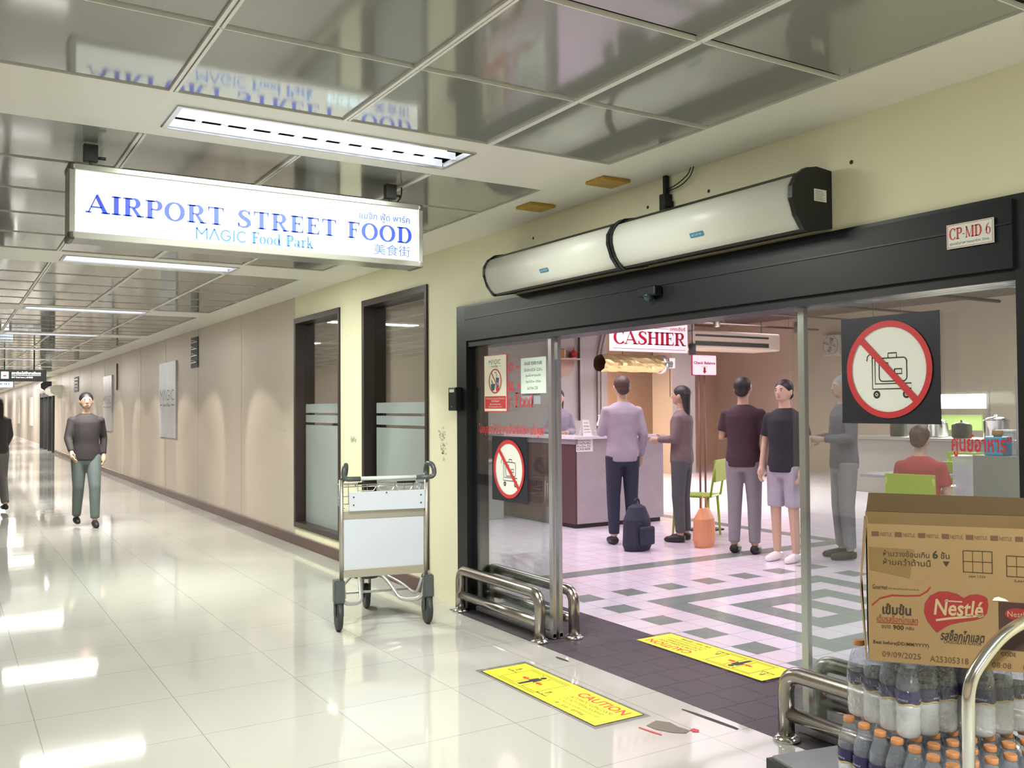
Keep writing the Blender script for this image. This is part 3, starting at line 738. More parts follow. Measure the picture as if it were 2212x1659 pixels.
# caution stickers on the floor
M_cred = mat('caution_red', (.75, .06, .02), .5)
def sticker(label, o, r, u):
    w, h = .718*S, .203*S
    t = thing('caution_sticker', label, 'floor sticker', Vector(o))
    r, u = Vector(r), Vector(u)
    f = Flat(); f.rect(0, 0, w, h, M_ink, 0); f.rect(.006, .006, w-.006, h-.006, M_yellow, 1)
    def tri(cx, cy, s_):
        f.line([(cx-s_, cy-s_*.8), (cx+s_, cy-s_*.8), (cx, cy+s_*.9)], .006, M_ink, 2, closed=True); f.rect(cx-.004, cy-.012, cx+.004, cy+.028, M_ink, 2); f.disc(cx, cy-.024, .005, M_ink, 2)
    tri(.085, .175, .040); tri(.50, .085, .040)
    x0, x1 = .13, .46
    f.frame(x0, .045, x0+.13, .235, .004, M_ink, 2); f.frame(x1-.13, .045, x1, .235, .004, M_ink, 2); f.rect(x0-.01, .245, x1+.01, .249, M_ink, 2); f.rect(x0-.01, .03, x1+.01, .034, M_ink, 2)
    cx = (x0+x1)/2
    f.disc(cx, .205, .017, M_ink, 3); f.poly([(cx-.022, .185), (cx+.022, .185), (cx+.03, .12), (cx+.014, .13), (cx+.012, .05), (cx+.002, .05), (cx, .10), (cx-.002, .05), (cx-.012, .05), (cx-.014, .13), (cx-.03, .12)], M_ink, 3)
    for s_ in (-1, 1):
        f.poly([(cx+s_*.035, .135), (cx+s_*.06, .155), (cx+s_*.06, .145), (cx+s_*.085, .145), (cx+s_*.085, .125), (cx+s_*.06, .125), (cx+s_*.06, .115)], M_cred, 3)
    for k in range(5):
        a = math.radians(20+35*k); f.line([(cx+.025*math.cos(a), .21+.025*math.sin(a)), (cx+.038*math.cos(a), .21+.038*math.sin(a))], .004, M_cred, 3)
    f.text('CAUTION', .60, .185, .96, .248, M_cred, 2, bold=.02)
    for k, (s_, e) in enumerate((('AUTOMATIC SLIDING DOORS', .93), ('DO NOT STOP IN DOORWAY', .91), ('ระวัง ประตูเลื่อนอัตโนมัติ', .92), ('注意！自动门 请勿停留', .86))): f.text(s_, .61, .145-.037*k, e, .168-.037*k, M_ink, 2)
    f.build('sticker_print', (0, 0, 0), r, u, t, eps=.0004)
    b = NB(); q = [Vector((0, 0, 0))-.0*r, r*w, r*w+u*h, u*h]
    xs_ = [p.x for p in q]; ys_ = [p.y for p in q]; box(b, min(xs_)-.02, max(xs_)+.012, min(ys_)-.03, max(ys_)+.03, 0, .0006)
    fo = obj('clear_backing', b, glass_mat('clear_film', (.95, .95, .95), 1.0), t)
    return t
sticker('yellow caution floor sticker on cream tiles outside the threshold', P(1.738, 3.052, -1)+Vector((0, 0, .0008)), (0, -1, 0), (1, 0, 0))
sticker('yellow caution floor sticker inside, upside down beyond dark tiles', P(2.731, 2.382, -1)+Vector((0, 0, .0014)), (0, 1, 0), (-1, 0, 0))
# worn patches in the floor before the threshold
random.seed(3)
def patch(label, pts, m, name='floor_chip'):
    f = Flat(); f.poly(pts, m, 0); o = f.build(name, (0, 0, .0012), (1, 0, 0), (0, 1, 0)); tag(recenter(o), label, 'floor damage')
sc = lambda L: [(a*S, b*S) for a, b in L]
patch('grey broken patch in the cream floor near the caution sticker', sc([(1.878, 2.253), (1.935, 2.272), (1.960, 2.235), (1.955, 2.19), (1.963, 2.145), (1.935, 2.135), (1.905, 2.16), (1.88, 2.21)]), mat('bare_screed', (.20, .17, .14), .9))
patch('red tape scrap on the cream floor', sc([(1.845, 2.25), (1.852, 2.256), (1.862, 2.20), (1.868, 2.165), (1.860, 2.163), (1.850, 2.21)]), M_red, 'tape_scrap')
patch('small red tape scrap beside the broken patch', sc([(1.965, 2.15), (1.985, 2.155), (1.99, 2.135), (1.975, 2.12), (1.962, 2.13)]), M_red, 'tape_scrap')
patch('long dark crack in the floor by the threshold', sc([(2.075, 2.31), (2.082, 2.31), (2.092, 2.25), (2.098, 2.18), (2.102, 2.10), (2.101, 2.075), (2.090, 2.075), (2.086, 2.12), (2.08, 2.2)]), M_ink, 'floor_crack')
patch('small dark chip in the floor left of the threshold', sc([(2.085, 3.06), (2.095, 3.06), (2.10, 3.0), (2.092, 2.97), (2.083, 3.02)]), M_ink)

# ================================================================== HANGING SIGN
M_face = mat('sign_face', (.12, .13, .115), .35, emit=(.97, 1.0, .88), es=.36)
M_sblue = mat('sign_blue', (.005, .03, .30), .5, emit=(.0, .05, .75), es=.1)
M_sfr = mat('sign_frame', (.34, .34, .31), .3, metal=.85)
M_sdk = mat('sign_corner', (.05, .05, .048), .35)
t = thing('hanging_sign', 'large backlit white lightbox with blue capitals hanging from the corridor ceiling', 'sign', P(.91, 3.11, .522))
w, h, dp = 1.19*S, .231*S, .105*S
xa, xb, ya, yb = -w/2, w/2, -dp/2+.012, dp/2
obj('case', bbox(xa+.012, xb-.012, -dp/2+.012, yb-.004, .012, h-.012, .004), M_sfr, t)
fr = NB()
for a in ((xa+.02, xb-.02, 0, .030), (xa+.02, xb-.02, h-.026, h)): box(fr, a[0], a[1], -dp/2, dp/2, a[2], a[3])
for a in ((xa, xa+.026), (xb-.026, xb)): box(fr, a[0], a[1], -dp/2, dp/2, .02, h-.02)
bmesh.ops.bevel(fr, geom=fr.edges[:], offset=.003, segments=1, affect='EDGES')
obj('frame', fr, M_sfr, t)
for cx in (xa+.012, xb-.012):
    for cz in (.014, h-.014):
        b = bbox(cx-.015, cx+.015, -dp/2-.003, dp/2+.003, cz-.018, cz+.018, .010); obj('corner_cap', b, M_sdk, t)
f = Flat(); f.rect(0, 0, w-.052, h-.056, M_face, 0)
X = lambda u_: (u_-.315)*S-.026
Z = lambda z_: (z_-.522)*S-.030
f.serif('AIRPORT STREET FOOD', X(.362), Z(.606), X(1.462), Z(.664), M_sblue, 1, track=.085)
M_sb2 = mat('sign_lightblue', (.005, .08, .35), .5, emit=(.0, .10, .55), es=.12)
magic(f, X(.69), Z(.555), X(.857), Z(.592), M_sb2, 1, .13); f.serif('Food Park', X(.872), Z(.556), X(1.084), Z(.594), M_sb2, 1, track=.06); f.serif('Food Park', X(.873), Z(.556), X(1.086), Z(.594), M_sb2, 2, track=.06)
M_sb3 = mat('sign_blue_dark', (.02, .07, .30), .5, emit=(.01, .06, .35), es=.08)
f.text('แมจิก ฟู้ด พาร์ค', X(1.256), Z(.672), X(1.454), Z(.708), M_sb3, 1, bold=.01)
M_fade = mat('sign_faded', (.45, .68, .85), .5, emit=(.40, .66, .85), es=.32)
f.text('机场奇迹', X(1.136), Z(.555), X(1.295), Z(.592), M_fade, 1); f.text('美食街', X(1.312), Z(.555), X(1.455), Z(.595), M_sb3, 1)
f.build('sign_print', (xa+.026, -dp/2+.010, .030), (1, 0, 0), (0, 0, 1), t)
for ux in (.381-.91, 1.397-.91):
    b = NB(); box(b, ux*S-.028, ux*S+.028, -.02, .02, h+.03, (CEIL-.522)*S-.004); box(b, ux*S-.006, ux*S+.006, -.006, .006, h-.005, h+.04); tube(b, [(ux*S+.02, 0, h+.05), (ux*S+.062, 0, h+.05)], .007, 8)
    obj('hanger', b, M_ink, t)
b = NB(); tube(b, arc([(.49*S+.02, .0, h), (.50*S+.05, .01, h+.05), (.54*S, .02, (CEIL-.522)*S-.005)], .05), .004, 6); obj('power_cable', b, M_ink, t)

# far direction sign and the far food sign
t = thing('direction_sign', 'black hanging railway direction sign far down the corridor', 'sign', P(.72, 14.6, .412))
w = 1.02*S; h = .165*S
obj('case', bbox(-w/2, w/2, 0, .12, 0, h, .004), M_ink, t)
M_lit = mat('lit_white', (.9, .9, .92), .5, emit=(1, .97, .97), es=.5)
f = Flat(); x0 = w-.58*S
f.poly([(x0+.02, .05), (x0+.15, .05), (x0+.15, .185), (x0+.02, .185)], M_lit, 0); f.poly([(x0+.06, .09), (x0+.11, .09), (x0+.118, .12), (x0+.06-.008, .12)], mat('rail_red', (.6, .05, .12), .5), 1)
f.text('สถานีรถไฟฟ้าสายสีแดง', x0+.20, .135, w-.10, .195, M_lit, 0, bold=.02); f.rect(x0+.20, .112, w-.10, .120, M_lit, 0); f.text('SRT Red Line | 火车站', x0+.20, .055, w-.24, .095, M_lit, 0, bold=.02)
f.build('sign_print', (-w/2, -.001, 0), (1, 0, 0), (0, 0, 1), t, eps=.002)
for ux in (-.3, .5):
    b = NB(); tube(b, [(ux, .06, h), (ux, .06, (CEIL-.412)*S)], .012, 8); obj('hanger', b, M_ink, t)
t = thing('hanging_sign', 'small blue white lightbox sign beyond the railway direction sign', 'sign', P(.42, 17.5, .375))
obj('case', bbox(-.8, .8, 0, .13, 0, .17, .01), M_sfr, t)
f = Flat(); f.rect(.03, .02, 1.57, .15, mat('far_sign_face', (.7, .82, .92), .4, emit=(.70, .86, 1), es=.45), 0); f.serif('AIRPORT STREET FOOD', .1, .08, 1.5, .125, M_sblue, 1); f.text('MΛGIC Food Park', .5, .035, 1.4, .06, M_sblue, 1)
f.build('sign_print', (-.8, -.001, 0), (1, 0, 0), (0, 0, 1), t, eps=.002)
for ux in (-.6, .6):
    b = NB(); tube(b, [(ux, .06, .17), (ux, .06, (CEIL-.375)*S)], .012, 8); obj('hanger', b, M_ink, t)

# wall plaques
M_plq = mat('plaque_silver', (.58, .60, .64), .3, metal=.2, noise=(2.5, (.46, .48, .52), .2))
def plaque(label, y0, y1, z0, z1):
    t = thing('wall_plaque', label, 'wall sign', P(XW, (y0+y1)/2, z0)); w, h = (y1-y0)*S, (z1-z0)*S
    obj('panel', bbox(-.03, 0, -w/2, w/2, 0, h, .003), M_plq, t)
    f = Flat(); magic(f, w*.06, h*.49, w*.94, h*.63, M_ink, 0, .08); f.serif('Food Park', w*.26, h*.41, w*.70, h*.45, M_ink, 0); f.rect(w*.06, h*.425, w*.2, h*.435, M_ink, 0); f.rect(w*.76, h*.425, w*.94, h*.435, M_ink, 0)
    f.build('logo_print', (-.03, w/2, 0), WALL_R, WALL_U, t)
plaque('brushed silver logo panel on the beige wall, nearer', 10.717, 11.635, -.322, .553)
plaque('silver logo panel farther along the beige wall', 15.35, 16.23, -.33, .545)
plaque('narrow pale panel on the wall near the far doorway', 22.6, 23.1, -.3, .45) if False else None
def vent(label, y0, y1, z0, z1):
    t = thing('wall_vent', label, 'vent', P(XW, (y0+y1)/2, z0)); w, h = (y1-y0)*S, (z1-z0)*S
    obj('recess', bbox(-.012, 0, -w/2, w/2, 0, h), M_ink, t)
    b = NB()
    for k in range(4):
        z = h*(.15+.22*k); box(b, -.03, -.012, -w/2+.02, w/2-.02, z, z+.012); tube(b, [(-.03, -w/2+.02, z+.01), (-.05, 0, z+.04), (-.03, w/2-.02, z+.01)], .006, 6)
    obj('louvre', b, M_alu, t)
vent('dark narrow wall vent with bent louvres above the silver panel', 9.712, 10.025, .436, .752)
vent('small dark vent high on the wall behind the walking person', 19.6, 20.3, .36, .66)
o = obj('wall_conduit', tube(NB(), [P(XW-.01, 14.9, .30), P(XW-.01, 14.9, .70)], .014, 8), mat('conduit_brown', (.20, .11, .06), .5)); tag(recenter(o), 'thin brown conduit running down the beige wall', 'conduit')

def stain(label, yc, zc, w, h, n, seed):
    random.seed(seed); f = Flat(); m1 = mat('wall_smudge', (.56, .54, .40), .7); m2 = mat('wall_smudge_dark', (.40, .39, .30), .7)
    for q in range(n):
        a, b_ = random.gauss(0, w/2), random.gauss(0, h/2); r = random.uniform(.002, .010)
        f.poly([(a+r*random.uniform(.6, 1.6)*math.cos(k*PI/3), b_+r*random.uniform(.4, 1.1)*math.sin(k*PI/3)) for k in range(6)], m2 if random.random() < .25 else m1, q % 3)
    o = f.build('wall_stain', P(XW-.0006, yc, zc), WALL_R, WALL_U, eps=.0003); tag(recenter(o), label, 'wall stain')
stain('grey scuffed stain on the cream wall between window and entrance', 4.28, -.19, .05, .10, 90, 1)
stain('grey scuff mark on the cream wall between the two windows', 5.52, -.20, .09, .03, 70, 2)
stain('faint scuff mark on the beige wall left of the windows', 6.95, -.16, .12, .03, 50, 4)
for q, (y, z) in enumerate(((1.72, .70), (2.30, .735), (3.40, .75), (2.62, .74), (3.25, .61))):
    o = obj('screw_hole', lathe(NB(), [(.009, -.0012), (.009, 0)], 8, axis='X'), M_cardink); o.location = P(XW, y, z); tag(o, 'small dark screw hole in the upper wall, %s from the right' % ['first', 'second', 'fifth', 'third', 'fourth'][q], 'screw hole', 'screw holes in the upper wall')
# far doorway
bm = NB()
for y in (24.25, 25.3, 26.4, 27.5): ubox(bm, XW-.05, XE, y-.05, y+.05, -1, .45)
ubox(bm, XW-.05, XE, 24.2, 27.6, .34, .45)
d2 = struct('door_2', bm, M_ink)
bm = NB(); ubox(bm, XW+.02, XW+.03, 24.3, 27.45, -1, .34); struct('door_pane', bm, M_glass, d2)
bm = NB(); ubox(bm, XE+.8, XE+.85, 23.5, 28.5, -1, .6); struct('wall_far_lobby', bm, M_hallw)
area('far_lobby_light', P(XE+.4, 25.8, .55), .5, 3.5, 45, (1, .93, .88))
for (y, lab) in ((23.2, 'white rounded air curtain above the far doorway, nearer unit'), (25.6, 'white rounded air curtain above the far doorway, farther unit')):
    t = thing('air_curtain', lab, 'air curtain', P(XW, y, .35 if y < 24 else .50))
    obj('body', extr([(0, 0), (.2, -.02), (.32, .06), (.33, .2), (.24, .28), (0, .28)], -.9, .9), M_airw, t)
    obj('end_cap', extr([(0, -.01), (.2, -.03), (.33, .06), (.34, .2), (.24, .29), (0, .29)], -.92, -.9), M_ink if y > 24 else M_airw, t)
for y in (30.5, 36.0): 
    o = obj('wall_poster', ubbox(XW-.03, XW, y, y+.9, -.45, .4), mat('poster_lit', (.85, .82, .75), .5)); recenter(o)
    tag(o, 'tall white poster panel on the wall past the far doorway, '+('nearer' if y < 33 else 'farther'), 'poster')

# ================================================================== LUGGAGE TROLLEY
M_tpanel = mat('trolley_panel', (.56, .62, .70), .38, noise=(3, (.53, .58, .66), .2))
M_talu = mat('trolley_aluminium', (.50, .48, .42), .33, metal=.75)
t = thing('luggage_trolley', 'silver airport luggage trolley with white panels, standing before the dark framed window', 'luggage trolley', P(1.716, 3.90, -1), -math.radians(12.06))
for s_ in (-1, 1): fr = NB(); tube(fr, [(s_*.272, 0, .30), (s_*.276, -.02, .95)], .014, 10); obj('upright', fr, M_talu, t)
obj('upper_beam', bbox(-.262, .262, -.012, .012, .70, .756, .003), M_talu, t)
obj('lower_beam', bbox(-.262, .262, -.012, .012, .332, .386, .003), M_talu, t)
p = obj('back_panel', bbox(-.258, .258, -.008, .004, .382, .704), M_tpanel, t)
p2 = obj('basket_panel', bbox(-.228, .262, -.034, -.022, .752, .872, .002), M_tpanel, t)
b = NB()
for (x, z) in ((-.20, .79), (-.20, .84), (.235, .79), (.235, .84), (.01, .862)): lathe(b, [(.005, -.003), (.005, .0)], 8, (x, -.034, z), axis='Y')
obj('screw', b, M_ink, p2)
b = NB()
for z in (.77, .82, .905): tube(b, arc([(-.262, .0, z), (-.262, .24, z), (.262, .24, z), (.262, .0, z)], .03), .0035, 6)
for z in (.905, .918): tube(b, [(-.262, -.02, z), (.262, -.02, z)], .0035, 6)
for k in range(9):
    x = -.25+.0625*k; tube(b, [(x, .24, .905), (x, .24, .77), (x, .0, .765)], .0025, 6)
for (xa_, xb_) in ((-.17, -.07), (-.03, .05), (.09, .17)): tube(b, arc([(xa_-.02, -.025, .918), (xa_, -.03, .878), (xb_, -.03, .878), (xb_+.02, -.025, .918)], .01), .0035, 6)
for y in (.06, .12, .18):
    for s_ in (-1, 1): tube(b, [(s_*.262, y, .905), (s_*.262, y, .77)], .0025, 6)
obj('wire_basket', b, M_chrome, t)
b = NB()
for (xa_, xb_) in ((-.17, -.05), (.08, .20)): tube(b, [(xa_, -.02, .925), (xb_, -.02, .925)], .0065, 8)
obj('rubber_sleeve', b, M_ink, t)
b = NB(); tube(b, [(-.17, -.05, .957), (.21, -.05, .957)], .0125, 12); obj('handle_bar', b, mat('handle_mint', (.62, .72, .66), .35), t)
for s_ in (-1, 1):
    xo = .325 if s_ > 0 else -.27; xi = .20 if s_ > 0 else -.16
    b = NB(); tube(b, arc([(xi, -.05, .955), (xo, -.05, .955), (xo-s_*.01, -.045, 1.035), (xo-s_*.035, .03, 1.045), (xo-s_*.035, .07, .97), (s_*.276, -.01, .935)], .04, 6), [.013]*1+[.0155]*200 if False else .0155, 12)
    obj('grip', b, M_rubber, t, smooth=True)
# chassis
b = NB()
for s_ in (-1, 1):
    tube(b, arc([(s_*.27, .0, .33), (s_*.262, .03, .16), (s_*.13, .10, .145), (s_*.10, .30, .22), (s_*.055, .60, .28)], .06), .013, 8)
    tube(b, arc([(s_*.255, .02, .30), (s_*.235, .10, .17), (s_*.20, .42, .20), (s_*.07, .62, .26)], .08), .010, 8)
tube(b, [(-.23, .25, .185), (.23, .25, .185)], .008, 8)
box(b, -.09, .09, .52, .66, .245, .285)
obj('chassis', b, mat('chassis_grey', (.56, .57, .58), .35, metal=.5), t)
def wheel(parent, x, y, r, wd):
    b = NB(); lathe(b, [(r-.018, -wd/2), (r-.006, -wd/2), (r, -wd/4), (r, wd/4), (r-.006, wd/2), (r-.018, wd/2)], 28, (x, y, r), axis='X'); obj('tyre', b, M_tyre, parent)
    b = NB(); lathe(b, [(.012, -wd/2+.001), (r-.017, -wd/2+.005), (r-.017, wd/2-.005), (.012, wd/2-.001)], 24, (x, y, r), axis='X'); obj('hub', b, mat('wheel_hub', (.22, .27, .27), .4), parent)
for x in (-.288, .288):
    c = thing('castor', '', '', (0, 0, 0)); del c['label']; del c['category']; c.parent = t; c.name = 'castor'
    wheel(c, x, .02, .094, .034)
    b = NB(); box(b, x-.033, x+.033, -.03, .05, .175, .32); box(b, x-.030, x-.022, -.01, .04, .085, .2); box(b, x+.022, x+.030, -.01, .04, .085, .2); bmesh.ops.bevel(b, geom=b.edges[:], offset=.006, segments=2, affect='EDGES')
    obj('fork_cover', b, M_rubber, c)
c = thing('castor', '', '', (0, 0, 0)); del c['label']; del c['category']; c.parent = t
wheel(c, 0, .62, .086, .032)
b = NB(); box(b, -.028, -.020, .59, .65, .08, .22); box(b, .020, .028, .59, .65, .08, .22); lathe(b, [(.085, .215), (.085, .232), (.05, .245)], 20, (0, .62, 0)); obj('fork_cover', b, M_rubber, c)

# ================================================================== PLATFORM TRUCK, WATER BOTTLES, CARTON
ANG = math.atan2(-.21, .978)
Uv = Vector((.978, -.21, 0)); Vv = Vector((.21, .978, 0))
O = P(1.645, 1.523, -1)
PT = .262
t = thing('platform_trolley', 'grey flatbed hand truck loaded with water bottles and a carton', 'platform trolley', O, ANG)
PW, PL = .575, .90
obj('deck', bbox(0, PW, -PL, 0, PT-.03, PT, .006), mat('deck_grey', (.30, .31, .33), .35, metal=.3, noise=(6, (.22, .23, .25), .2)), t)
b = NB(); box(b, -.012, PW+.012, -PL-.012, .012, PT-.055, PT-.012); obj('bumper', b, M_ink, t)
b = NB(); box(b, .05, .09, -PL+.04, -.04, PT-.10, PT-.055); box(b, PW-.09, PW-.05, -PL+.04, -.04, PT-.10, PT-.055); obj('underframe', b, M_alu, t)
for (x, y) in ((.09, -.1), (PW-.09, -.1), (.09, -PL+.1), (PW-.09, -PL+.1)):
    c = bpy.data.objects.new('castor', None); COL.objects.link(c); c.parent = t
    wheel(c, x, y, .065, .03)
    b = NB(); box(b, x-.022, x-.017, y-.02, y+.02, .05, PT-.1); box(b, x+.017, x+.022, y-.02, y+.02, .05, PT-.1); box(b, x-.03, x+.03, y-.03, y+.03, PT-.108, PT-.1); obj('castor_fork', b, M_chrome, c)
hy = -.575*S
pts = [(-.004, hy, PT-.03), (.004, hy, .693), (.018, hy, .735), (.072, hy, .790), (.125, hy, .828), (.197, hy, .854), (.32, hy, .862), (PW-.05, hy, .862), (PW+.004, hy, .72), (PW+.004, hy, PT-.03)]
b = NB(); tube(b, arc(pts, .05, 5), .0155, 14); obj('push_handle', b, M_chrome, t, smooth=True)

M_pet = glass_mat('pet_plastic', (.95, .97, 1), 1.5, haze=.12, hazecol=(.75, .80, .92), crinkle=.5)
M_petw = glass_mat('pet_water', (.97, .98, 1), 1.0, haze=.46, hazecol=(.92, .94, .97), crinkle=.6)
M_lab = mat('label_navy', (.020, .016, .095), .4); M_gold = mat('label_gold', (.62, .45, .12), .4); M_labt = mat('label_silver', (.45, .45, .60), .5)
M_cap = mat('bottle_cap_orange', (.56, .24, .10), .4)
R_B = .0325
def bottle():
    t = thing('water_bottle', 'clear water bottle with navy label', 'bottle')
    b = NB(); lathe(b, [(.012, .004), (.024, .0), (.0305, .006), (R_B, .018), (R_B-.001, .03), (R_B, .045), (R_B-.0015, .06), (R_B, .075), (R_B-.001, .092)], 18, close=True)
    lathe(b, [(R_B-.001, .092), (R_B-.0015, .132), (R_B, .136), (R_B-.001, .146), (.029, .162), (.0235, .180), (.0165, .197), (.0135, .204), (.0135, .210)], 18, mi=1, close=False)
    bo = obj('body', b, [M_petw, M_pet], t)
    b = NB(); seg = 28
    rows = ((.092, 1), (.0955, 0), (.130, 0))
    rings = []
    for j, (z, _) in enumerate(rows):
        rings.append([b.verts.new(((R_B+.0006)*math.cos(k*2*PI/seg), (R_B+.0006)*math.sin(k*2*PI/seg), z+(.0025*math.sin(k*2*PI/seg*4) if j < 2 else 0))) for k in range(seg)])
    for j in range(2):
        for k in range(seg):
            f = b.faces.new((rings[j][k], rings[j][(k+1) % seg], rings[j+1][(k+1) % seg], rings[j+1][k])); f.material_index = 1 if j == 0 else 0; f.smooth = True
    vs, ps = text_polys('SPRINKLE', .02)
    for a0 in (-1.9, .3, 2.5):
        V = [b.verts.new(((R_B+.0012)*math.cos(a0+v[0]*.0068/R_B), (R_B+.0012)*math.sin(a0+v[0]*.0068/R_B), .103+v[1]*.0068)) for v in vs]
        for p in ps:
            try: f = b.faces.new([V[i] for i in p]); f.material_index = 2
            except ValueError: pass
    obj('label', b, [M_lab, M_gold, M_labt], t)
    b = NB(); lathe(b, [(.0155, .205), (.0165, .207), (.0165, .218), (.0150, .220)], 20); obj('cap', b, M_cap, t)
    return t
B0 = bottle(); first = True
def put_bottle(p, label, group):
    global first
    if first: B0.location = p; B0['label'] = label; B0['group'] = group; first = False; return B0
    return dup(B0, p, random.uniform(0, 6.28), label, group)
pit = .0648
c0 = P(1.629, 1.292, -1)
base = c0
NTH = ['first', 'second', 'third', 'fourth', 'fifth', 'sixth', 'seventh', 'eighth']
for j in range(7):
    for i in range(8):
        if j < 4 and i > 6: continue
        p = base+Uv*pit*i-Vv*pit*j+Vector((0, 0, PT))
        lab = 'orange capped bottle, lower layer: %s column from left, %s row from far end' % (NTH[i], NTH[j]); g = 'water bottles in the lower layer'
        put_bottle(p, lab, g)
zU = PT+.221
for i in range(6):
    for j in range(4):
        k = j + (1 if i >= 3 else 0)
        p = base+Uv*(pit*(i+.62)+(.006 if i >= 3 else 0))-Vv*pit*k+Vector((0, 0, zU))
        lab = 'navy labelled bottle under the carton: %s column from left, %s row from far end' % (NTH[i], NTH[j]); g = 'water bottles in the upper packs'
        put_bottle(p, lab, g)
# shrink film round each upper pack
M_film = glass_mat('shrink_film', (.97, .98, 1), 1.4, haze=.02, hazecol=(.9, .93, .97), crinkle=.8)
def film(label, i0, k0):
    b = NB(); a = base+Uv*pit*(i0+.62)-Vv*pit*k0; c = Vector((0, 0, 0)); r = R_B+.0025; ctr = a+Uv*pit-Vv*pit*1.5
    hw, hl = pit+r, pit*1.5+r; rings = []
    for z, g in ((.004, -.004), (.03, .001), (.06, .0), (.10, .001), (.138, .0), (.165, -.012), (.19, -.028)):
        ring = []
        for (sx, sy, a0) in ((1, 1, 0), (-1, 1, 90), (-1, -1, 180), (1, -1, 270)):
            for q in range(5):
                an = math.radians(a0+22.5*q); rr = r+g if g > -.02 else r-.012
                cx, cy = sx*(hw-r), sy*(hl-r)
                ring.append(b.verts.new((cx+(rr+random.uniform(-.001, .001))*math.cos(an)+(0 if g > -.02 else -sx*.008), cy+(rr+random.uniform(-.001, .001))*math.sin(an)+(0 if g > -.02 else -sy*.008), z)))
        rings.append(ring)
    for A_, B_ in zip(rings, rings[1:]):
        n = len(A_)
        for q in range(n): f = b.faces.new((A_[q], A_[(q+1) % n], B_[(q+1) % n], B_[q])); f.smooth = True
    o = obj('shrink_wrap', b, M_film); o.location = ctr+Vector((0, 0, zU)); o.rotation_euler = (0, 0, ANG); tag(o, label, 'plastic wrap')
film('clear shrink film round the left upper bottle pack', 0, 0); film('clear shrink film round the right upper bottle pack', 3, 1)

# carton
ca = math.atan2(-.788, .616)
t = thing('cardboard_box', 'open brown chocolate drink carton on top of the bottle packs', 'box', P(1.537, 1.17, -1)+Vector((0, 0, zU+.2215)), ca)
CW, CD, CH, th = .46, .32, .371, .005
b = NB(); box(b, 0, CW, 0, th, 0, CH); box(b, 0, CW, CD-th, CD, 0, CH+.0); box(b, 0, th, th, CD-th, 0, CH-.012); box(b, CW-th, CW, th, CD-th, 0, CH-.012); box(b, th, CW-th, th, CD-th, 0, .006)
obj('body', b, M_card, t)
def flap(pts, name='flap', m_=None):
    m_ = m_ or M_card
    b = NB(); A_ = [b.verts.new(p) for p in pts]; n = (Vector(pts[1])-Vector(pts[0])).cross(Vector(pts[3])-Vector(pts[0])).normalized()*.004
    B_ = [b.verts.new(Vector(p)+n) for p in pts]; b.faces.new(A_); b.faces.new(B_[::-1])
    for k in range(4): b.faces.new((A_[k], B_[k], B_[(k+1) % 4], A_[(k+1) % 4]))
    return obj(name, b, m_, t)
flap([(.002, CD-.002, CH), (CW-.002, CD-.002, CH), (CW-.006, CD+.012, CH+.050), (.010, CD+.012, CH+.055)], m_=M_cardin)
flap([(CW-.002, CD-.01, CH-.012), (CW-.002, .01, CH-.012), (CW+.09, .02, CH+.04), (CW+.09, CD-.02, CH+.04)], m_=M_cardin)
flap([(.0, .004, CH-.014), (.0, CD-.008, CH-.014), (-.012, CD-.03, .18), (-.017, .006, .20)]); flap([(-.017, .006, .20), (-.012, CD-.03, .18), (-.004, CD-.03, .0), (-.004, .006, .0)])
M_nred = mat('carton_red', (.27, .018, .020), .6); M_tape = mat('brown_tape', (.215, .135, .055), .3); M_choc = mat('carton_brown', (.055, .022, .018), .5)
f = Flat(); k_ = M_cardink
M_band = mat('carton_stripe', (.12, .065, .035), .8)
for q in range(8):
    x = .012+.058*q; f.rect(x, .338, x+.018, .351, M_band, 0); f.text('NESTLE.', x+.021, .339, x+.052, .349, M_band, 0)
f.poly([(.004, .308), (.118, .306), (.106, .228), (.006, .246)], M_tape, 0)
f.text('ห้ามวางซ้อนเกิน', .04, .285, .155, .302, k_, 1); f.text('6', .163, .284, .176, .306, k_, 1, bold=.02); f.text('ชั้น', .183, .285, .204, .303, k_, 1)
f.text('ห้ามคว่ำด้านนี้', .04, .262, .158, .280, k_, 1); f.poly([(.188, .278), (.204, .278), (.196, .264)], k_, 1)
def layout(x, y, w, h, cols, rows, txt):
    f.frame(x, y, x+w, y+h, .0018, k_, 1)
    for c in range(1, cols): f.rect(x+w*c/cols-.0006, y, x+w*c/cols+.0006, y+h, k_, 1)
    for r in range(1, rows): f.rect(x, y+h*r/rows-.0008, x+w, y+h*r/rows+.0008, k_, 1)
    f.text(txt, x+w*.2, y-.014, x+w*.75, y-.006, k_, 1)
layout(.236, .252, .070, .058, 3, 2, 'Layer 1,3,5,6'); layout(.338, .246, .095, .055, 4, 2, 'Layer 2,4')
f.text('Gourmet', .012, .195, .050, .207, k_, 1); f.text('สำหรับธุรกิจบริการอาหาร', .052, .195, .128, .201, k_, 1)
f.line([(.010, .150), (.03, .170), (.06, .180), (.10, .181), (.13, .184), (.148, .196), (.156, .208)], .004, M_nred, 1)
f.text('เข้มข้น', .036, .128, .108, .158, k_, 1, bold=.03); f.text('เต็มรสช็อกโกแลต', .022, .108, .124, .126, M_nred, 1); f.rect(.022, .104, .124, .106, M_nred, 1)
f.text('ขนาด', .034, .090, .056, .099, k_, 1); f.text('900', .062, .088, .089, .101, k_, 1, bold=.02); f.text('กรัม', .094, .090, .114, .099, k_, 1)
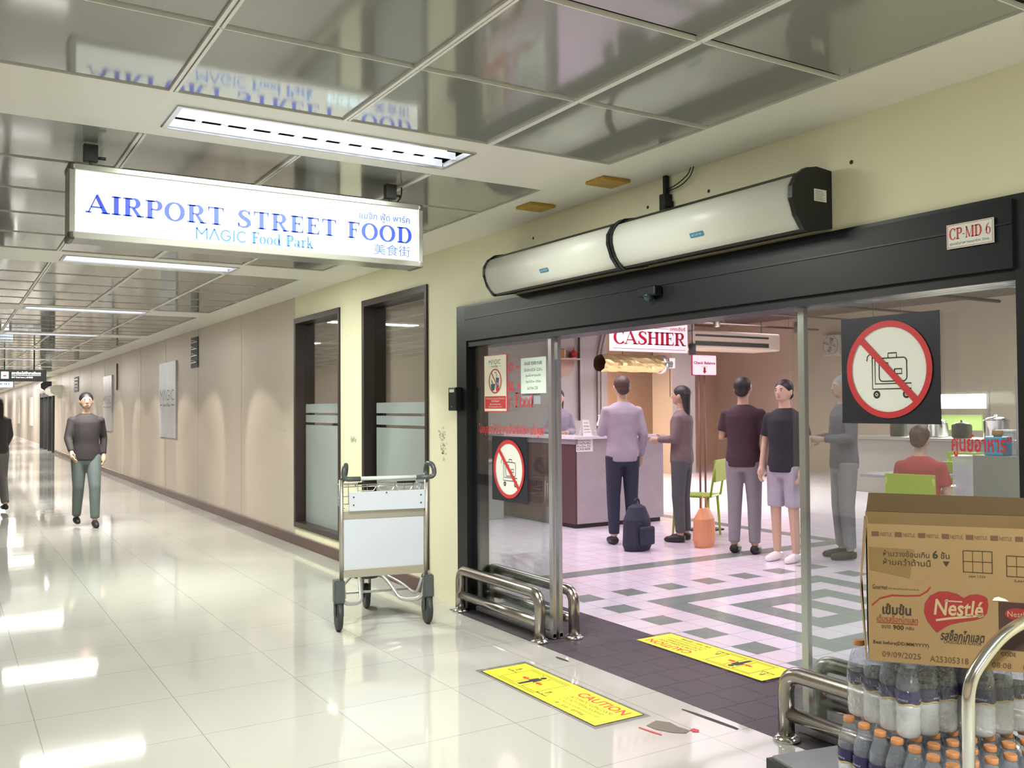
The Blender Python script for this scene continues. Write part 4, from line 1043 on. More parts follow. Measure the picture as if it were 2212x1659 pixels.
# heart shaped emblem
hp = []
for (x, y) in ((.170, .088), (.160, .100), (.147, .118), (.140, .140), (.142, .165), (.155, .185), (.175, .197), (.198, .199), (.222, .193), (.236, .184), (.250, .193), (.268, .196), (.285, .192), (.292, .186), (.294, .170), (.291, .148), (.280, .135), (.262, .128), (.236, .122), (.208, .114), (.190, .104), (.176, .092)): hp.append((x, y))
f.poly(hp, M_nred, 1)
M_cream = mat('carton_cream', (.42, .31, .18), .7)
f.text('Nestlé', .163, .135, .280, .178, M_cream, 2, bold=.02, shear=.12); f.line([(.168, .121), (.20, .128), (.24, .1345), (.282, .142)], .006, M_cream, 2); f.rect(.19, .172, .232, .1755, M_cream, 2)
f.text('รสช็อกโกแลต', .178, .070, .282, .098, k_, 1, bold=.02, shear=.15); f.text('CHOCOLATE FLAVOR', .186, .062, .276, .070, k_, 1, shear=.1)
f.text('Best before(DD/MM/YYYY)', .012, .044, .150, .056, k_, 1, bold=.01); f.text('09/09/2025', .034, .013, .130, .028, mat('stamp_ink', (.11, .065, .03), .8), 1); f.text('A25305318', .152, .010, .245, .026, MATS['stamp_ink'], 1)
f.text('CODE', .322, .040, .356, .050, k_, 1); f.text('08:08', .300, .008, .345, .022, MATS['stamp_ink'], 1); f.text('01', .372, .008, .39, .022, MATS['stamp_ink'], 1)
f.rect(.318, .056, .455, .180, M_choc, 1); f.poly([(.303, .182), (.308, .190), (.318, .193), (.334, .188), (.342, .182)], M_paperw, 2)
f.disc(.362, .150, .030, M_nred, 2, ry=.016); f.text('Nestlé', .338, .143, .386, .157, M_cream, 3); f.disc(.40, .09, .02, M_nred, 2)
f.build('carton_print', (0, 0, 0), (1, 0, 0), (0, 0, 1), t)
f = Flat(); f.poly([(0, 0), (.02, .03), (.03, .10), (.01, .13), (-.005, .07)], M_nred, 0); f.build('carton_print', (-.012, .2, .12), (0, -1, 0), (0, 0, 1), t, eps=.012)

# ================================================================== PEOPLE
M_sk = [mat('skin_a', (.52, .33, .23), .55), mat('skin_b', (.62, .42, .31), .55), mat('skin_c', (.40, .24, .16), .55)]
M_hair = [mat('hair_black', (.022, .018, .017), .5), mat('hair_brown', (.07, .04, .028), .5), mat('hair_grey', (.38, .37, .37), .6)]
M_eyew = mat('eye_white', (.8, .8, .78), .3); M_lip = mat('lips', (.42, .17, .15), .5)

def loft(bm, rings, seg=18):
    """rings: (centre, rx, ry) with optional direction frame; horizontal ellipses"""
    R = []
    for c, rx, ry in rings: R.append([bm.verts.new((c[0]+rx*math.cos(k*2*PI/seg), c[1]+ry*math.sin(k*2*PI/seg), c[2])) for k in range(seg)])
    for A, B in zip(R, R[1:]):
        for k in range(seg): bm.faces.new((A[k], A[(k+1) % seg], B[(k+1) % seg], B[k]))
    bm.faces.new(R[0][::-1]); bm.faces.new(R[-1])

def ball(bm, c, rx, ry, rz, sub=3):
    r = bmesh.ops.create_icosphere(bm, subdivisions=sub, radius=1)
    for v in r['verts']: v.co = Vector((c[0]+v.co.x*rx, c[1]+v.co.y*ry, c[2]+v.co.z*rz))

def limb(bm, pts, rs, seg=12): tube(bm, pts, rs, seg)

def subdiv(pts, rs, n=3):
    """insert joints along a limb so that it tapers smoothly"""
    P_, R_ = [], []
    for i in range(len(pts)-1):
        for k in range(n):
            t_ = k/n; P_.append(Vector(pts[i]).lerp(Vector(pts[i+1]), t_)); R_.append(rs[i]*(1-t_)+rs[i+1]*t_)
    return P_+[Vector(pts[-1])], R_+[rs[-1]]

def fuse(o, vox, it=3):
    m = o.modifiers.new('fuse', 'REMESH'); m.mode = 'VOXEL'; m.voxel_size = vox; m.use_smooth_shade = True
    s = o.modifiers.new('relax', 'SMOOTH'); s.factor = .5; s.iterations = it

def person(label, loc, face, H, top, bottom, shoe=None, hair=0, hairlen=0, skin=1, pose='stand', arms='down', short=False, shorts=False, lady=False, group=None):
    k = H/1.70; t = thing('person', label, 'person', loc, math.radians(face), group)
    sk = M_sk[skin]; seat = pose == 'sit'
    dz = -.43 if seat else 0
    V3 = lambda x, y, z: Vector((x*k, y*k, (z+dz)*k))
    A3 = lambda x, y, z: Vector((x*k, y*k, z*k))
    sw = .150 if lady else .168
    hips = [V3(s_*.085, 0, .90) for s_ in (-1, 1)]
    if seat: legs = [[hips[i], A3(s_*.11, .42, .50), A3(s_*.10, .44, .09)] for i, s_ in enumerate((-1, 1))]
    elif pose == 'walk': legs = [[hips[0], A3(-.09, .13, .50), A3(-.09, .16, .085)], [hips[1], A3(.09, .02, .50), A3(.09, -.17, .11)]]
    else: legs = [[hips[i], A3(s_*.095, .015, .49), A3(s_*.10, -.01, .085)] for i, s_ in enumerate((-1, 1))]
    if arms == 'down': am = [[V3(s_*sw, -.005, 1.362), V3(s_*(sw+.055), -.02, 1.12), V3(s_*(sw+.05), .06, .885)] for s_ in (-1, 1)]
    elif arms == 'walk': am = [[V3(-sw, 0, 1.362), V3(-sw-.05, -.08, 1.13), V3(-sw-.04, .0, .90)], [V3(sw, 0, 1.362), V3(sw+.05, .05, 1.13), V3(sw+.02, .20, .95)]]
    elif arms == 'front': am = [[V3(s_*sw, 0, 1.362), V3(s_*(sw+.05), .02, 1.13), V3(s_*.10, .24, 1.12)] for s_ in (-1, 1)]
    else: am = [[V3(-sw, 0, 1.362), V3(-sw-.05, .02, 1.13), V3(-.08, .22, 1.18)], [V3(sw, 0, 1.362), V3(sw+.055, -.02, 1.12), V3(sw+.05, .06, .885)]]
    # body
    b = NB()
    loft(b, [(V3(0, 0, .86), .13*k, .10*k), (V3(0, -.005, .93), .155*k, .105*k), (V3(0, 0, 1.06), .128*k, .09*k), (V3(0, .0, 1.20), .145*k, .10*k), (V3(0, -.005, 1.33), .16*k, .10*k), (V3(0, -.01, 1.40), .13*k, .075*k), (V3(0, -.01, 1.44), .07*k, .06*k)])
    limb(b, [V3(0, -.015, 1.40), V3(0, -.005, 1.47), V3(0, .005, 1.54)], [.062*k, .052*k, .050*k])
    ball(b, V3(0, .008, 1.605), .075*k, .092*k, .100*k); ball(b, V3(0, .038, 1.548), .052*k, .058*k, .045*k)
    ball(b, V3(0, .098, 1.588), .013*k, .018*k, .020*k, 2); ball(b, V3(0, .094, 1.607), .009*k, .012*k, .028*k, 2)
    for s_ in (-1, 1): ball(b, V3(s_*.078, .0, 1.597), .012*k, .020*k, .032*k, 2); ball(b, V3(s_*.03, .078, 1.622), .022*k, .014*k, .010*k, 2)
    for i, s_ in enumerate((-1, 1)):
        ball(b, am[i][0]+Vector((0, 0, -.01*k)), .034*k, .036*k, .032*k); p_, r_ = subdiv(am[i], [.036*k, .038*k, .025*k]); limb(b, p_, r_)
        e, w_ = am[i][1], am[i][2]; d = (w_-e).normalized(); side = Vector((s_, 0, 0)); nrm = d.cross(side).normalized(); side = nrm.cross(d).normalized() if nrm.length > .1 else side
        acr = nrm  # fingers spread along this
        palm = w_+d*.05*k
        limb(b, [w_-d*.01*k, w_+d*.04*k, w_+d*.085*k], [.024*k, .034*k, .030*k], 10)
        inw = -side
        for q, (off, ln) in enumerate(((-.026, .066), (-.009, .078), (.009, .074), (.025, .058))):
            r0 = palm+acr*off*k+d*.03*k; m1 = r0+d*ln*.5*k+inw*.006*k; m2 = r0+d*ln*.85*k+inw*.022*k; m3 = r0+d*ln*.95*k+inw*.042*k
            limb(b, [r0, m1, m2, m3], [.0095*k, .0088*k, .008*k, .007*k], 8)
        r0 = w_+d*.025*k-acr*.022*k; limb(b, [r0, r0-acr*.028*k+d*.03*k+inw*.01*k, r0-acr*.032*k+d*.06*k+inw*.022*k], [.012*k, .0105*k, .008*k], 8)
        L = legs[i]; p_, r_ = subdiv(L, [.080*k, .052*k, .036*k]); limb(b, p_, r_)
        ank = L[2]; limb(b, [ank+Vector((0, -.03*k, -.04*k)), ank+Vector((0, .05*k, -.05*k)), ank+Vector((0, .14*k, -.062*k))], [.034*k, .034*k, .022*k], 10)
    o = obj('body', b, sk, t, smooth=True); fuse(o, .0085)
    # face
    b = NB()
    for s_ in (-1, 1): ball(b, V3(s_*.030, .087, 1.611), .012*k, .007*k, .007*k, 2)
    obj('eyes', b, M_eyew, t, smooth=True)
    b = NB()
    for s_ in (-1, 1): ball(b, V3(s_*.030, .093, 1.611), .0055*k, .003*k, .0058*k, 2); ball(b, V3(s_*.031, .093, 1.630), .017*k, .004*k, .003*k, 2)
    obj('pupils_and_brows', b, M_hair[0], t)
    b = NB(); ball(b, V3(0, .094, 1.553), .020*k, .006*k, .006*k, 2); obj('lips', b, M_lip, t, smooth=True)
    # hair
    b = NB(); ball(b, V3(0, -.012, 1.632), .086*k, .100*k, .092*k)
    if hairlen: loft(b, [(V3(0, -.06, 1.63), .082*k, .055*k), (V3(0, -.065, 1.52), .085*k, .045*k), (V3(0, -.085, 1.52-hairlen), .075*k, .025*k)], 14)
    else: ball(b, V3(0, -.05, 1.575), .07*k, .055*k, .055*k)
    ho = obj('hair', b, M_hair[hair], t, smooth=True); fuse(ho, .009)
    # top
    g = .014*k; b = NB()
    hem = .84 if not lady else .86
    loft(b, [(V3(0, 0, hem), .158*k+g, .112*k+g), (V3(0, -.002, .93), .162*k+g, .112*k+g), (V3(0, 0, 1.06), .142*k+g, .102*k+g), (V3(0, .0, 1.20), .150*k+g, .108*k+g), (V3(0, -.005, 1.33), .166*k+g, .108*k+g), (V3(0, -.01, 1.39), .150*k+g, .085*k+g), (V3(0, -.01, 1.425), .10*k+g, .066*k+g), (V3(0, -.012, 1.45), .066*k, .062*k)])
    for i in range(2):
        ball(b, am[i][0]+Vector((0, 0, -.006*k)), .056*k, .060*k, .052*k)
        pts = am[i] if not short else [am[i][0], am[i][0].lerp(am[i][1], .75)]
        rs = [.054*k, .050*k, .038*k] if not short else [.056*k, .060*k]
        if not short: pts = [pts[0], pts[1], pts[1].lerp(pts[2], .93)]
        p_, r_ = subdiv(pts, rs); limb(b, p_, r_)
    o = obj('top', b, top, t, smooth=True); fuse(o, .011, 10)
    # trousers
    b = NB(); loft(b, [(V3(0, 0, .80), .145*k, .105*k), (V3(0, 0, .86), .158*k, .115*k), (V3(0, 0, .96), .155*k, .112*k)])
    for i in range(2):
        L = legs[i]; pts = L if not shorts else [L[0], L[0].lerp(L[1], .95)]
        rs = [.098*k, .072*k, .056*k] if not shorts else [.098*k, .082*k]
        if not shorts: pts = [L[0], L[1], L[1].lerp(L[2], .95)]
        p_, r_ = subdiv(pts, rs); limb(b, p_, r_)
    o = obj('trousers' if not shorts else 'shorts', b, bottom, t, smooth=True); fuse(o, .012, 6)
    for i in range(2):
        a = legs[i][2]; lo = a.z-.082*k; b = NB()
        limb(b, [a+Vector((0, -.045*k, -.042*k)), a+Vector((0, .0, -.038*k)), a+Vector((0, .07*k, -.048*k)), a+Vector((0, .16*k, -.058*k)), a+Vector((0, .185*k, -.064*k))], [.036*k, .043*k, .042*k, .032*k, .016*k], 12)
        for v in b.verts: v.co.z = max(v.co.z, lo)
        obj('shoe', b, shoe or M_ink, t, smooth=True)
    return t
C_ = lambda n, c, r=.8: mat('cloth_'+n, c, r, noise=(12, tuple(x*.85 for x in c), .3))
person('person in dark top and grey teal trousers walking along the corridor', P(1.045, 8.72, -1), 180, 1.60, C_('charcoal', (.050, .042, .045)), C_('teal_grey', (.16, .20, .20)), skin=1, pose='walk', arms='walk', hair=0)
person('person in dark clothes at the left edge of the corridor', P(.44, 10.5, -1), 10, 1.58, C_('plum', (.06, .05, .06)), C_('grey', (.2, .19, .19)), skin=1, pose='walk', arms='walk', hair=0, hairlen=.2, lady=True)
person('person in lilac grey top behind the dark end of the cashier counter', P(4.93, 7.15, -1), 150, 1.62, C_('lilac', (.40, .37, .46)), C_('ink', (.03, .03, .04)), skin=1, arms='front', lady=True, hairlen=.1)
person('person in lilac shirt and navy trousers nearest the cashier counter', P(4.22, 5.30, -1), -20, 1.70, C_('lavender', (.42, .38, .45)), C_('navy', (.03, .035, .065)), skin=1, arms='mixed', hair=1)
person('person in brown grey top standing beside the lilac shirt', P(4.66, 5.15, -1), 30, 1.60, C_('taupe', (.20, .15, .15)), C_('slate', (.10, .11, .12)), skin=0, arms='front', hair=0, lady=True, hairlen=.15)
person('person in dark maroon top in the middle of the group', P(4.63, 4.50, -1), -60, 1.66, C_('maroon', (.060, .030, .040)), C_('stone', (.30, .29, .32)), skin=0, short=True, arms='mixed', hair=0)
person('person in black top and shorts right behind the door stile', P(4.62, 4.13, -1), 100, 1.62, C_('black', (.022, .022, .032)), C_('pale', (.46, .44, .52)), skin=1, short=True, shorts=True, arms='down', hair=0, shoe=M_white)
person('person with grey hair and slate clothes behind the right glass', P(5.02, 3.99, -1), 60, 1.66, C_('bluegrey', (.17, .17, .21)), C_('lightgrey', (.32, .33, .34)), skin=1, arms='front', hair=2)

# ================================================================== FOOD HALL
M_lime = mat('lime_plastic', (.36, .50, .05), .4); M_orange = mat('orange_bag', (.75, .33, .16), .6)
def chair(label, loc, face):
    t = thing('plastic_chair', label, 'chair', loc, math.radians(face), 'lime chairs in the hall')
    obj('seat', bbox(-.21, .21, -.20, .22, .43, .455, .012), M_lime, t)
    b = NB(); tube(b, [(-.19, -.20, .44), (-.19, -.26, .80)], .013, 8); tube(b, [(.19, -.20, .44), (.19, -.26, .80)], .013, 8); box(b, -.2, .2, -.262, -.24, .60, .83); bmesh.ops.bevel(b, geom=[e for e in b.edges if e.calc_length() > .15], offset=.004, segments=1, affect='EDGES'); obj('backrest', b, M_lime, t)
    for x in (-.18, .18):
        for y in (-.17, .19): b = NB(); tube(b, [(x, y, .43), (x*1.12, y*1.12, .0)], [.016, .012], 8); obj('leg', b, M_lime, t)
    return t
def table(label, loc, w, d, h, m):
    t = thing('dining_table', label, 'table', loc)
    obj('tabletop', bbox(-w/2, w/2, -d/2, d/2, h-.03, h, .005), m, t)
    b = NB(); tube(b, [(0, 0, .03), (0, 0, h-.03)], .03, 12); obj('column', b, M_alu, t)
    b = NB(); box(b, -w*.33, w*.33, -.03, .03, 0, .03); box(b, -.03, .03, -d*.33, d*.33, 0, .03); obj('base', b, M_ink, t)
    return t
M_ttop = mat('table_top_grey', (.50, .50, .52), .3)
chair('lime green plastic chair under the seated person in red', P(5.00, 3.42, -1), -75)
person('person in red top seated on the lime green chair behind the right glass', P(5.00, 3.42, -1), -75, 1.62, C_('red', (.46, .06, .07)), C_('greytrouser', (.27, .27, .29)), skin=1, pose='sit', arms='front', hair=1, short=True)
chair('lime green plastic chair between the standing group and the counter', P(4.95, 5.30, -1), 30)
chair('lime green plastic chair seen past the grey cabinet', P(6.30, 4.05, -1), -40)
chair('lime green plastic chair by the far table beyond the cabinet', P(7.25, 4.55, -1), 120)
table('grey topped table in front of the seated person', P(5.62, 3.95, -1), .6, .6, .74, M_ttop)
table('grey topped table by the far lime chairs', P(6.85, 4.15, -1), .8, .8, .74, M_ttop)

# cashier counter
cz = .756*S
t = thing('cashier_counter', 'long brown and grey cashier counter with white worktop', 'counter', P(4.41, 6.15, -1))
L_, Wd = 2.1*S, .95*S
b = NB(); box(b, .0, .03, .02, L_, .05, cz-.09); obj('side_panel', b, mat('counter_brown', (.085, .040, .042), .45), t)
b = NB(); box(b, .03, Wd, .02, .06, .05, cz-.03); obj('front_panel', b, mat('counter_grey', (.40, .37, .38), .6, noise=(5, (.36, .33, .34), .2)), t)
b = NB(); box(b, .031, .40, .061, L_-.01, .051, cz-.031); box(b, .40, Wd-.02, .061, .50, .051, cz-.031); obj('core', b, M_ink, t)
b = NB(); box(b, .03, .40, .04, L_, 0, .05); box(b, .40, Wd-.04, .04, .5, 0, .05); obj('kick_board', b, M_ink, t)
b = NB(); box(b, -.01, .03, .0, L_, cz-.09, cz-.03); obj('side_trim', b, mat('counter_trim', (.27, .26, .30), .4), t)
b = NB(); box(b, -.03, .42, -.02, L_+.02, cz-.03, cz); box(b, .42, Wd, -.02, .52, cz-.03, cz); obj('worktop', b, mat('worktop_white', (.72, .70, .74), .3), t)
o = Flat(); w, h = .17*S, .115*S; o.rect(0, 0, w, h, M_paper, 0)
for q, s_ in enumerate(('ติดต่อสอบถาม', 'การเติมเงิน', 'คืนบัตร ที่นี่', 'CASHIER')): o.text(s_, .012, h-.042-.034*q, w*.86, h-.016-.034*q, M_ink, 1, bold=.01)
ob = o.build('counter_notice', P(4.425, 6.15+.0135, -.37), (1, 0, 0), (0, 0, 1)); tag(recenter(ob), 'white Thai notice stuck on the grey front of the cashier counter', 'notice')
t = thing('table_notice', 'white standing notice card on the cashier counter', 'notice card', P(4.60, 6.24, -1)+Vector((0, 0, cz)))
b = NB(); vs = [b.verts.new(p) for p in ((-.065, 0, 0), (.065, 0, 0), (.045, .04, .19), (-.045, .04, .19), (-.065, .10, 0), (.065, .10, 0))]; b.faces.new(vs[:4]); b.faces.new((vs[5], vs[4], vs[3], vs[2])); obj('card', b, M_paper, t)
f = Flat()
for q in range(4): f.text(('กรุณา', 'ตรวจสอบ', 'ยอดเงินในบัตร', 'ทุกครั้ง')[q], -.035-.004*q, .145-.036*q, .035+.004*q, .162-.036*q, M_ink, 0)
f.build('card_print', (0, -.001, 0), (1, 0, 0), Vector((0, .04, .19)).normalized(), t)
t = thing('sauce_bottle', 'small clear bottle with black label on the cashier counter', 'bottle', P(4.86, 6.42, -1)+Vector((0, 0, cz)))
b = NB(); lathe(b, [(.03, 0), (.033, .01), (.033, .14), (.014, .18), (.012, .22)], 16); obj('body', b, M_white, t)
b = NB(); lathe(b, [(.034, .05), (.034, .11)], 16, close=False); obj('label', b, M_ink, t)
b = NB(); lathe(b, [(.014, .22), (.014, .245)], 12); obj('cap', b, M_white, t)
t = thing('coin_tray', 'dark wire tray on the cashier counter beside the standing card', 'tray', P(4.78, 6.27, -1)+Vector((0, 0, cz)))
b = NB()
for z in (.004, .04, .075): tube(b, [(-.08, -.05, z), (.08, -.05, z), (.08, .05, z), (-.08, .05, z)], .004, 6, closed=True)
for k in range(5): tube(b, [(-.08+.04*k, -.05, .004), (-.08+.04*k, -.05, .075)], .003, 6); tube(b, [(-.08+.04*k, .05, .004), (-.08+.04*k, .05, .075)], .003, 6)
obj('wire_frame', b, M_alu, t)
# pale food display behind the left glass
t = thing('display_case', 'pale green glass fronted serving case behind the left glass panel', 'display case', P(3.75, 7.3, -1))
obj('base', bbox(-.75, .75, -.3, .3, .0, .72, .01), mat('case_green', (.42, .47, .44), .4), t)
obj('counter_top', bbox(-.78, .78, -.33, .33, .72, .75, .005), M_white, t)
b = NB(); box(b, -.74, .74, -.29, -.285, .75, 1.05); box(b, -.74, .74, .28, .285, .75, 1.05); obj('glass_guard', b, M_glass, t)
obj('top_shelf', bbox(-.76, .76, -.30, .30, 1.05, 1.07, .003), M_alu, t)
t = thing('serving_bowl', 'steel bowl with dome lid on top of the serving case', 'bowl', P(3.72, 7.3, -1)+Vector((0, 0, 1.07)))
b = NB(); lathe(b, [(.06, 0), (.13, .05), (.145, .08)], 20); obj('bowl', b, M_chrome, t); b = NB(); lathe(b, [(.14, .08), (.12, .13), (.06, .16), (.012, .168), (.012, .19)], 20); obj('lid', b, M_chrome, t)

# CASHIER sign, Check Balance sign
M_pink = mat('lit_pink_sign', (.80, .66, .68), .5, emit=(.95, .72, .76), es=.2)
M_cr = mat('cashier_red', (.50, .012, .05), .5)
t = thing('cashier_sign', 'large pale pink hanging CASHIER sign in the hall', 'sign', P(4.666, 5.5, .425))
w, h = .772*S, .34*S
obj('board', bbox(-w/2, w/2, 0, .03, 0, h, .002), M_pink, t)
f = Flat(); f.serif('CASHIER', w*.03, h*.16, w*.975, h*.46, M_cr, 0); f.text('แคชเชียร์', w*.76, h*.51, w*.97, h*.60, M_cr, 0, bold=.02)
f.rect(w*.02, h*.535, w*.74, h*.545, M_cr, 0); f.rect(w*.02, h*.055, w*.97, h*.065, M_cr, 0)
magic(f, w*.34, h*.76, w*.66, h*.90, M_ink, 0); f.serif('Food Park', w*.43, h*.66, w*.59, h*.71, M_ink, 0); f.rect(w*.355, h*.675, w*.41, h*.68, M_ink, 0); f.rect(w*.615, h*.675, w*.665, h*.68, M_ink, 0)
f.build('sign_print', (-w/2, 0, 0), (1, 0, 0), (0, 0, 1), t, eps=.001)
b = NB(); tube(b, [(-w*.35, .015, h), (-w*.35, .015, (HZ-.425)*S)], .006, 6); tube(b, [(w*.35, .015, h), (w*.35, .015, (HZ-.425)*S)], .006, 6); obj('hanger_rods', b, M_ink, t)
t = thing('check_balance_sign', 'small pink Check Balance sign with red arrow on a post', 'sign', P(5.23, 5.5, -1))
w, h = .268*S, .168*S; z0 = 1.248*S
obj('board', bbox(-w/2, w/2, 0, .02, z0, z0+h, .012), M_cr, t)
f = Flat(); f.poly([(w*.04, h*.03), (w*.96, h*.03), (w*.98, h*.08), (w*.98, h*.92), (w*.96, h*.97), (w*.04, h*.97), (w*.02, h*.92), (w*.02, h*.08)], M_pink, 0); f.text('Check Balance', w*.06, h*.54, w*.94, h*.68, M_cr, 1, bold=.03)
f.poly([(w*.46, h*.40), (w*.54, h*.40), (w*.54, h*.22), (w*.58, h*.22), (w*.5, h*.08), (w*.42, h*.22), (w*.46, h*.22)], M_cr, 1); f.rect(w*.38, h*.43, w*.62, h*.445, M_cr, 1)
f.build('sign_print', (-w/2, -.001, z0), (1, 0, 0), (0, 0, 1), t, eps=.001)
b = NB(); tube(b, [(-.05, .035, .02), (-.05, .035, z0+.05)], .012, 8); tube(b, [(.03, .035, .02), (.03, .035, z0+.05)], .012, 8); obj('post', b, mat('post_brown', (.20, .11, .08), .5), t)
obj('foot', bbox(-.18, .18, -.10, .16, 0, .02, .004), M_ink, t)

# wall shelf with toy, conduits on the pier
t = thing('wall_shelf', 'small floating wall shelf with half round backing on the pier', 'shelf', P(5.78, 8.3, .50))
obj('board', bbox(-.30, .30, -.16, 0, .03, .05), mat('shelf_wood', (.55, .38, .28), .5), t)
b = NB(); lathe(b, [(.0, -.012), (.22, -.012), (.22, 0), (0, 0)], 32, (0, 0, -.02), axis='Y'); obj('backing_disc', b, mat('disc_brown', (.42, .30, .24), .6), t)
t = thing('gold_box', 'small gold box on the wall shelf', 'box', P(5.72, 8.25, .50)+Vector((0, 0, .05)))
obj('box_body', bbox(-.07, .07, -.045, .045, 0, .13, .004), mat('gold_foil', (.50, .33, .10), .3, metal=.6), t); b = NB(); box(b, .05, .062, -.047, .047, .0, .131); obj('ribbon', b, M_white, t)
t = thing('figurine', 'small red spiky figurine on the wall shelf', 'figurine', P(5.90, 8.25, .50)+Vector((0, 0, .05)))
b = NB(); ball(b, (0, 0, .07), .05, .045, .06, 2)
for a in range(7): tube(b, [(.03*math.cos(a*.9), .03*math.sin(a*.9), .07), (.075*math.cos(a*.9), .075*math.sin(a*.9), .11)], [.012, .002], 6)
tube(b, [(0, 0, .11), (.01, 0, .19)], [.014, .003], 6); obj('figure', b, M_red, t); b = NB(); lathe(b, [(.035, 0), (.035, .015)], 16); obj('stand', b, M_white, t)
o = obj('conduit', tube(NB(), [P(5.995, 8.28, -.15), P(5.995, 8.28, HZ)], .017, 8), mat('conduit_dark', (.05, .035, .035), .4)); tag(recenter(o), 'dark vertical conduit on the grey pier', 'conduit')
for dx, lb in ((0, 'left'), (.045, 'right')):
    o = obj('conduit', tube(NB(), arc([P(6.26+dx, 8.28, -.2), P(6.26+dx, 8.28, .62), P(6.36+dx, 8.28, .92), P(6.37+dx, 8.28, HZ)], .2), .018, 8), mat('conduit_pale', (.50, .46, .42), .4)); tag(recenter(o), '%s one of two pale kinked conduits on the grey pier' % lb, 'conduit')
# foil duct, air conditioner, fans, pipes
t = thing('foil_duct', 'crumpled gold foil air duct below the CASHIER sign', 'duct', P(6.6, 8.0, .48))
b = NB(); seg = 18; R0 = []
for i in range(15):
    x = -.75+.085*i; R0.append([b.verts.new((x, (.15+random.uniform(-.012, .012))*math.cos(k*2*PI/seg), (.13+random.uniform(-.012, .012))*math.sin(k*2*PI/seg))) for k in range(seg)])
for A_, B_ in zip(R0, R0[1:]):
    for k in range(seg): b.faces.new((A_[k], A_[(k+1) % seg], B_[(k+1) % seg], B_[k]))
obj('duct', b, mat('foil', (.58, .46, .22), .32, metal=.8), t)
b = NB(); lathe(b, [(.13, .42), (.15, .43), (.15, .50), (.08, .56), (.08, .66)], 20, axis='X'); obj('connector', b, M_alu, t)
b = NB(); box(b, .60, .72, -.06, .06, -.06, .10); obj('fan_box', b, M_white, t)
b = NB(); tube(b, [(-.3, 0, .14), (-.3, 0, (HZ-.48)*S)], .005, 6); tube(b, [(.3, 0, .14), (.3, 0, (HZ-.48)*S)], .005, 6); tube(b, [(.66, 0, -.06), (.66, 0, -.52)], .006, 6); obj('rods', b, M_ink, t)
t = thing('ceiling_air_conditioner', 'long cream ceiling air conditioner with dark slot in the hall', 'air conditioner', P(8.15, 8.0, .68))
obj('body', bbox(-1.05, 1.05, -.0, .65, .0, .30, .03), mat('ac_cream', (.46, .40, .33), .5), t)
b = NB(); box(b, -.95, .75, -.008, .0, .05, .12); box(b, -.95, .75, -.008, 0, .20, .23); obj('air_slot', b, M_ink, t)
b = NB(); [tube(b, [(x, .3, .3), (x, .3, (HZ-.68)*S)], .008, 6) for x in (-.9, .9)]; obj('rods', b, M_ink, t)
pipeM = mat('pipe_brown', (.15, .11, .10), .5)
pid = 0
for (a, b_, r, lb) in (((4.5, 7.6, 1.08), (10.8, 7.6, 1.08), .016, 'lowest cross pipe'), ((4.5, 7.2, 1.17), (10.8, 7.2, 1.17), .022, 'middle cross pipe'), ((4.5, 6.3, 1.24), (10.8, 6.3, 1.24), .03, 'upper cross pipe'), ((4.6, 5.4, 1.22), (10.8, 5.4, 1.22), .018, 'near cross pipe'), ((5.9, 1, 1.29), (5.9, 11.4, 1.29), .022, 'long pipe running away'), ((8.3, 1, 1.29), (8.3, 11.4, 1.29), .035, 'thick pipe running away'), ((4.6, 9.0, 1.10), (10.8, 9.0, 1.10), .02, 'farthest cross pipe')):
    p0, p1 = P(*a), P(*b_); bb = NB(); tube(bb, [p0, p1], r, 10)
    n = 5
    for k in range(n):
        q = p0.lerp(p1, (k+.5)/n); tube(bb, [q, Vector((q.x, q.y, (HZ+1)*S-.001))], .004, 6)
    o = obj('ceiling_pipe', bb, pipeM); tag(recenter(o), 'exposed brown pipe under the hall ceiling, %s' % lb, 'pipe')
bl = ('black cylinder downlight right of the hall pipes', 'black cylinder downlight beside the CASHIER sign', 'black cylinder downlight farther behind the pipes', 'black cylinder downlight seen through the right glass')
for (x, y, z, r), lb in zip(((7.0, 6.8, .93, .075), (7.42, 8.0, .60, .06), (8.3, 8.5, 1.0, .06), (8.75, 7.6, .88, .06)), bl):
    t = thing('downlight', lb, 'lamp', P(x, y, z), 0, 'cylinder downlights in the hall')
    b = NB(); lathe(b, [(r*.92, .012), (r, 0), (r, .17), (r*.9, .18)], 20, close=False); lathe(b, [(0, .18), (r*.9, .18)], 20, close=False); obj('shade', b, M_ink, t)
    b = NB(); lathe(b, [(r*.85, .008), (r*.85, .02)], 18); obj('lamp', b, mat('downlight_glow', (1, .95, .9), .5, emit=(1, .93, .88), es=3), t)
    b = NB(); tube(b, [(0, 0, .18), (0, 0, (HZ-z)*S)], .008, 6); obj('rod', b, M_ink, t)
    area('downlight_beam', P(x, y, z)+Vector((0, 0, -.01)), .08, .08, 14, (1, .92, .86), spread=110)
for (x, y), lb in zip(((8.35, 6.7), (9.4, 4.2), (9.3, 2.6), (7.6, 2.2)), ('square panel light above the door stile', 'panel light over the far seating', 'panel light at the right of the hall', 'panel light behind the header')):
    t = thing('panel_light', 'flat white ' + lb, 'ceiling light', P(x, y, 1.26)); obj('frame', bbox(-.3, .3, -.3, .3, .0, .05, .004), M_alu, t); obj('diffuser', bbox(-.28, .28, -.28, .28, -.004, .0), mat('panel_glow', (1, 1, 1), .5, emit=(1, .92, .9), es=2.5), t)
    b = NB(); [tube(b, [(s_*.25, 0, .05), (s_*.25, 0, (HZ-1.26)*S)], .004, 6) for s_ in (-1, 1)]; obj('rods', b, M_ink, t)
t = thing('wall_fan', 'small square white fan on the far hall wall', 'fan', P(11.3, 9.12, .74), 0)
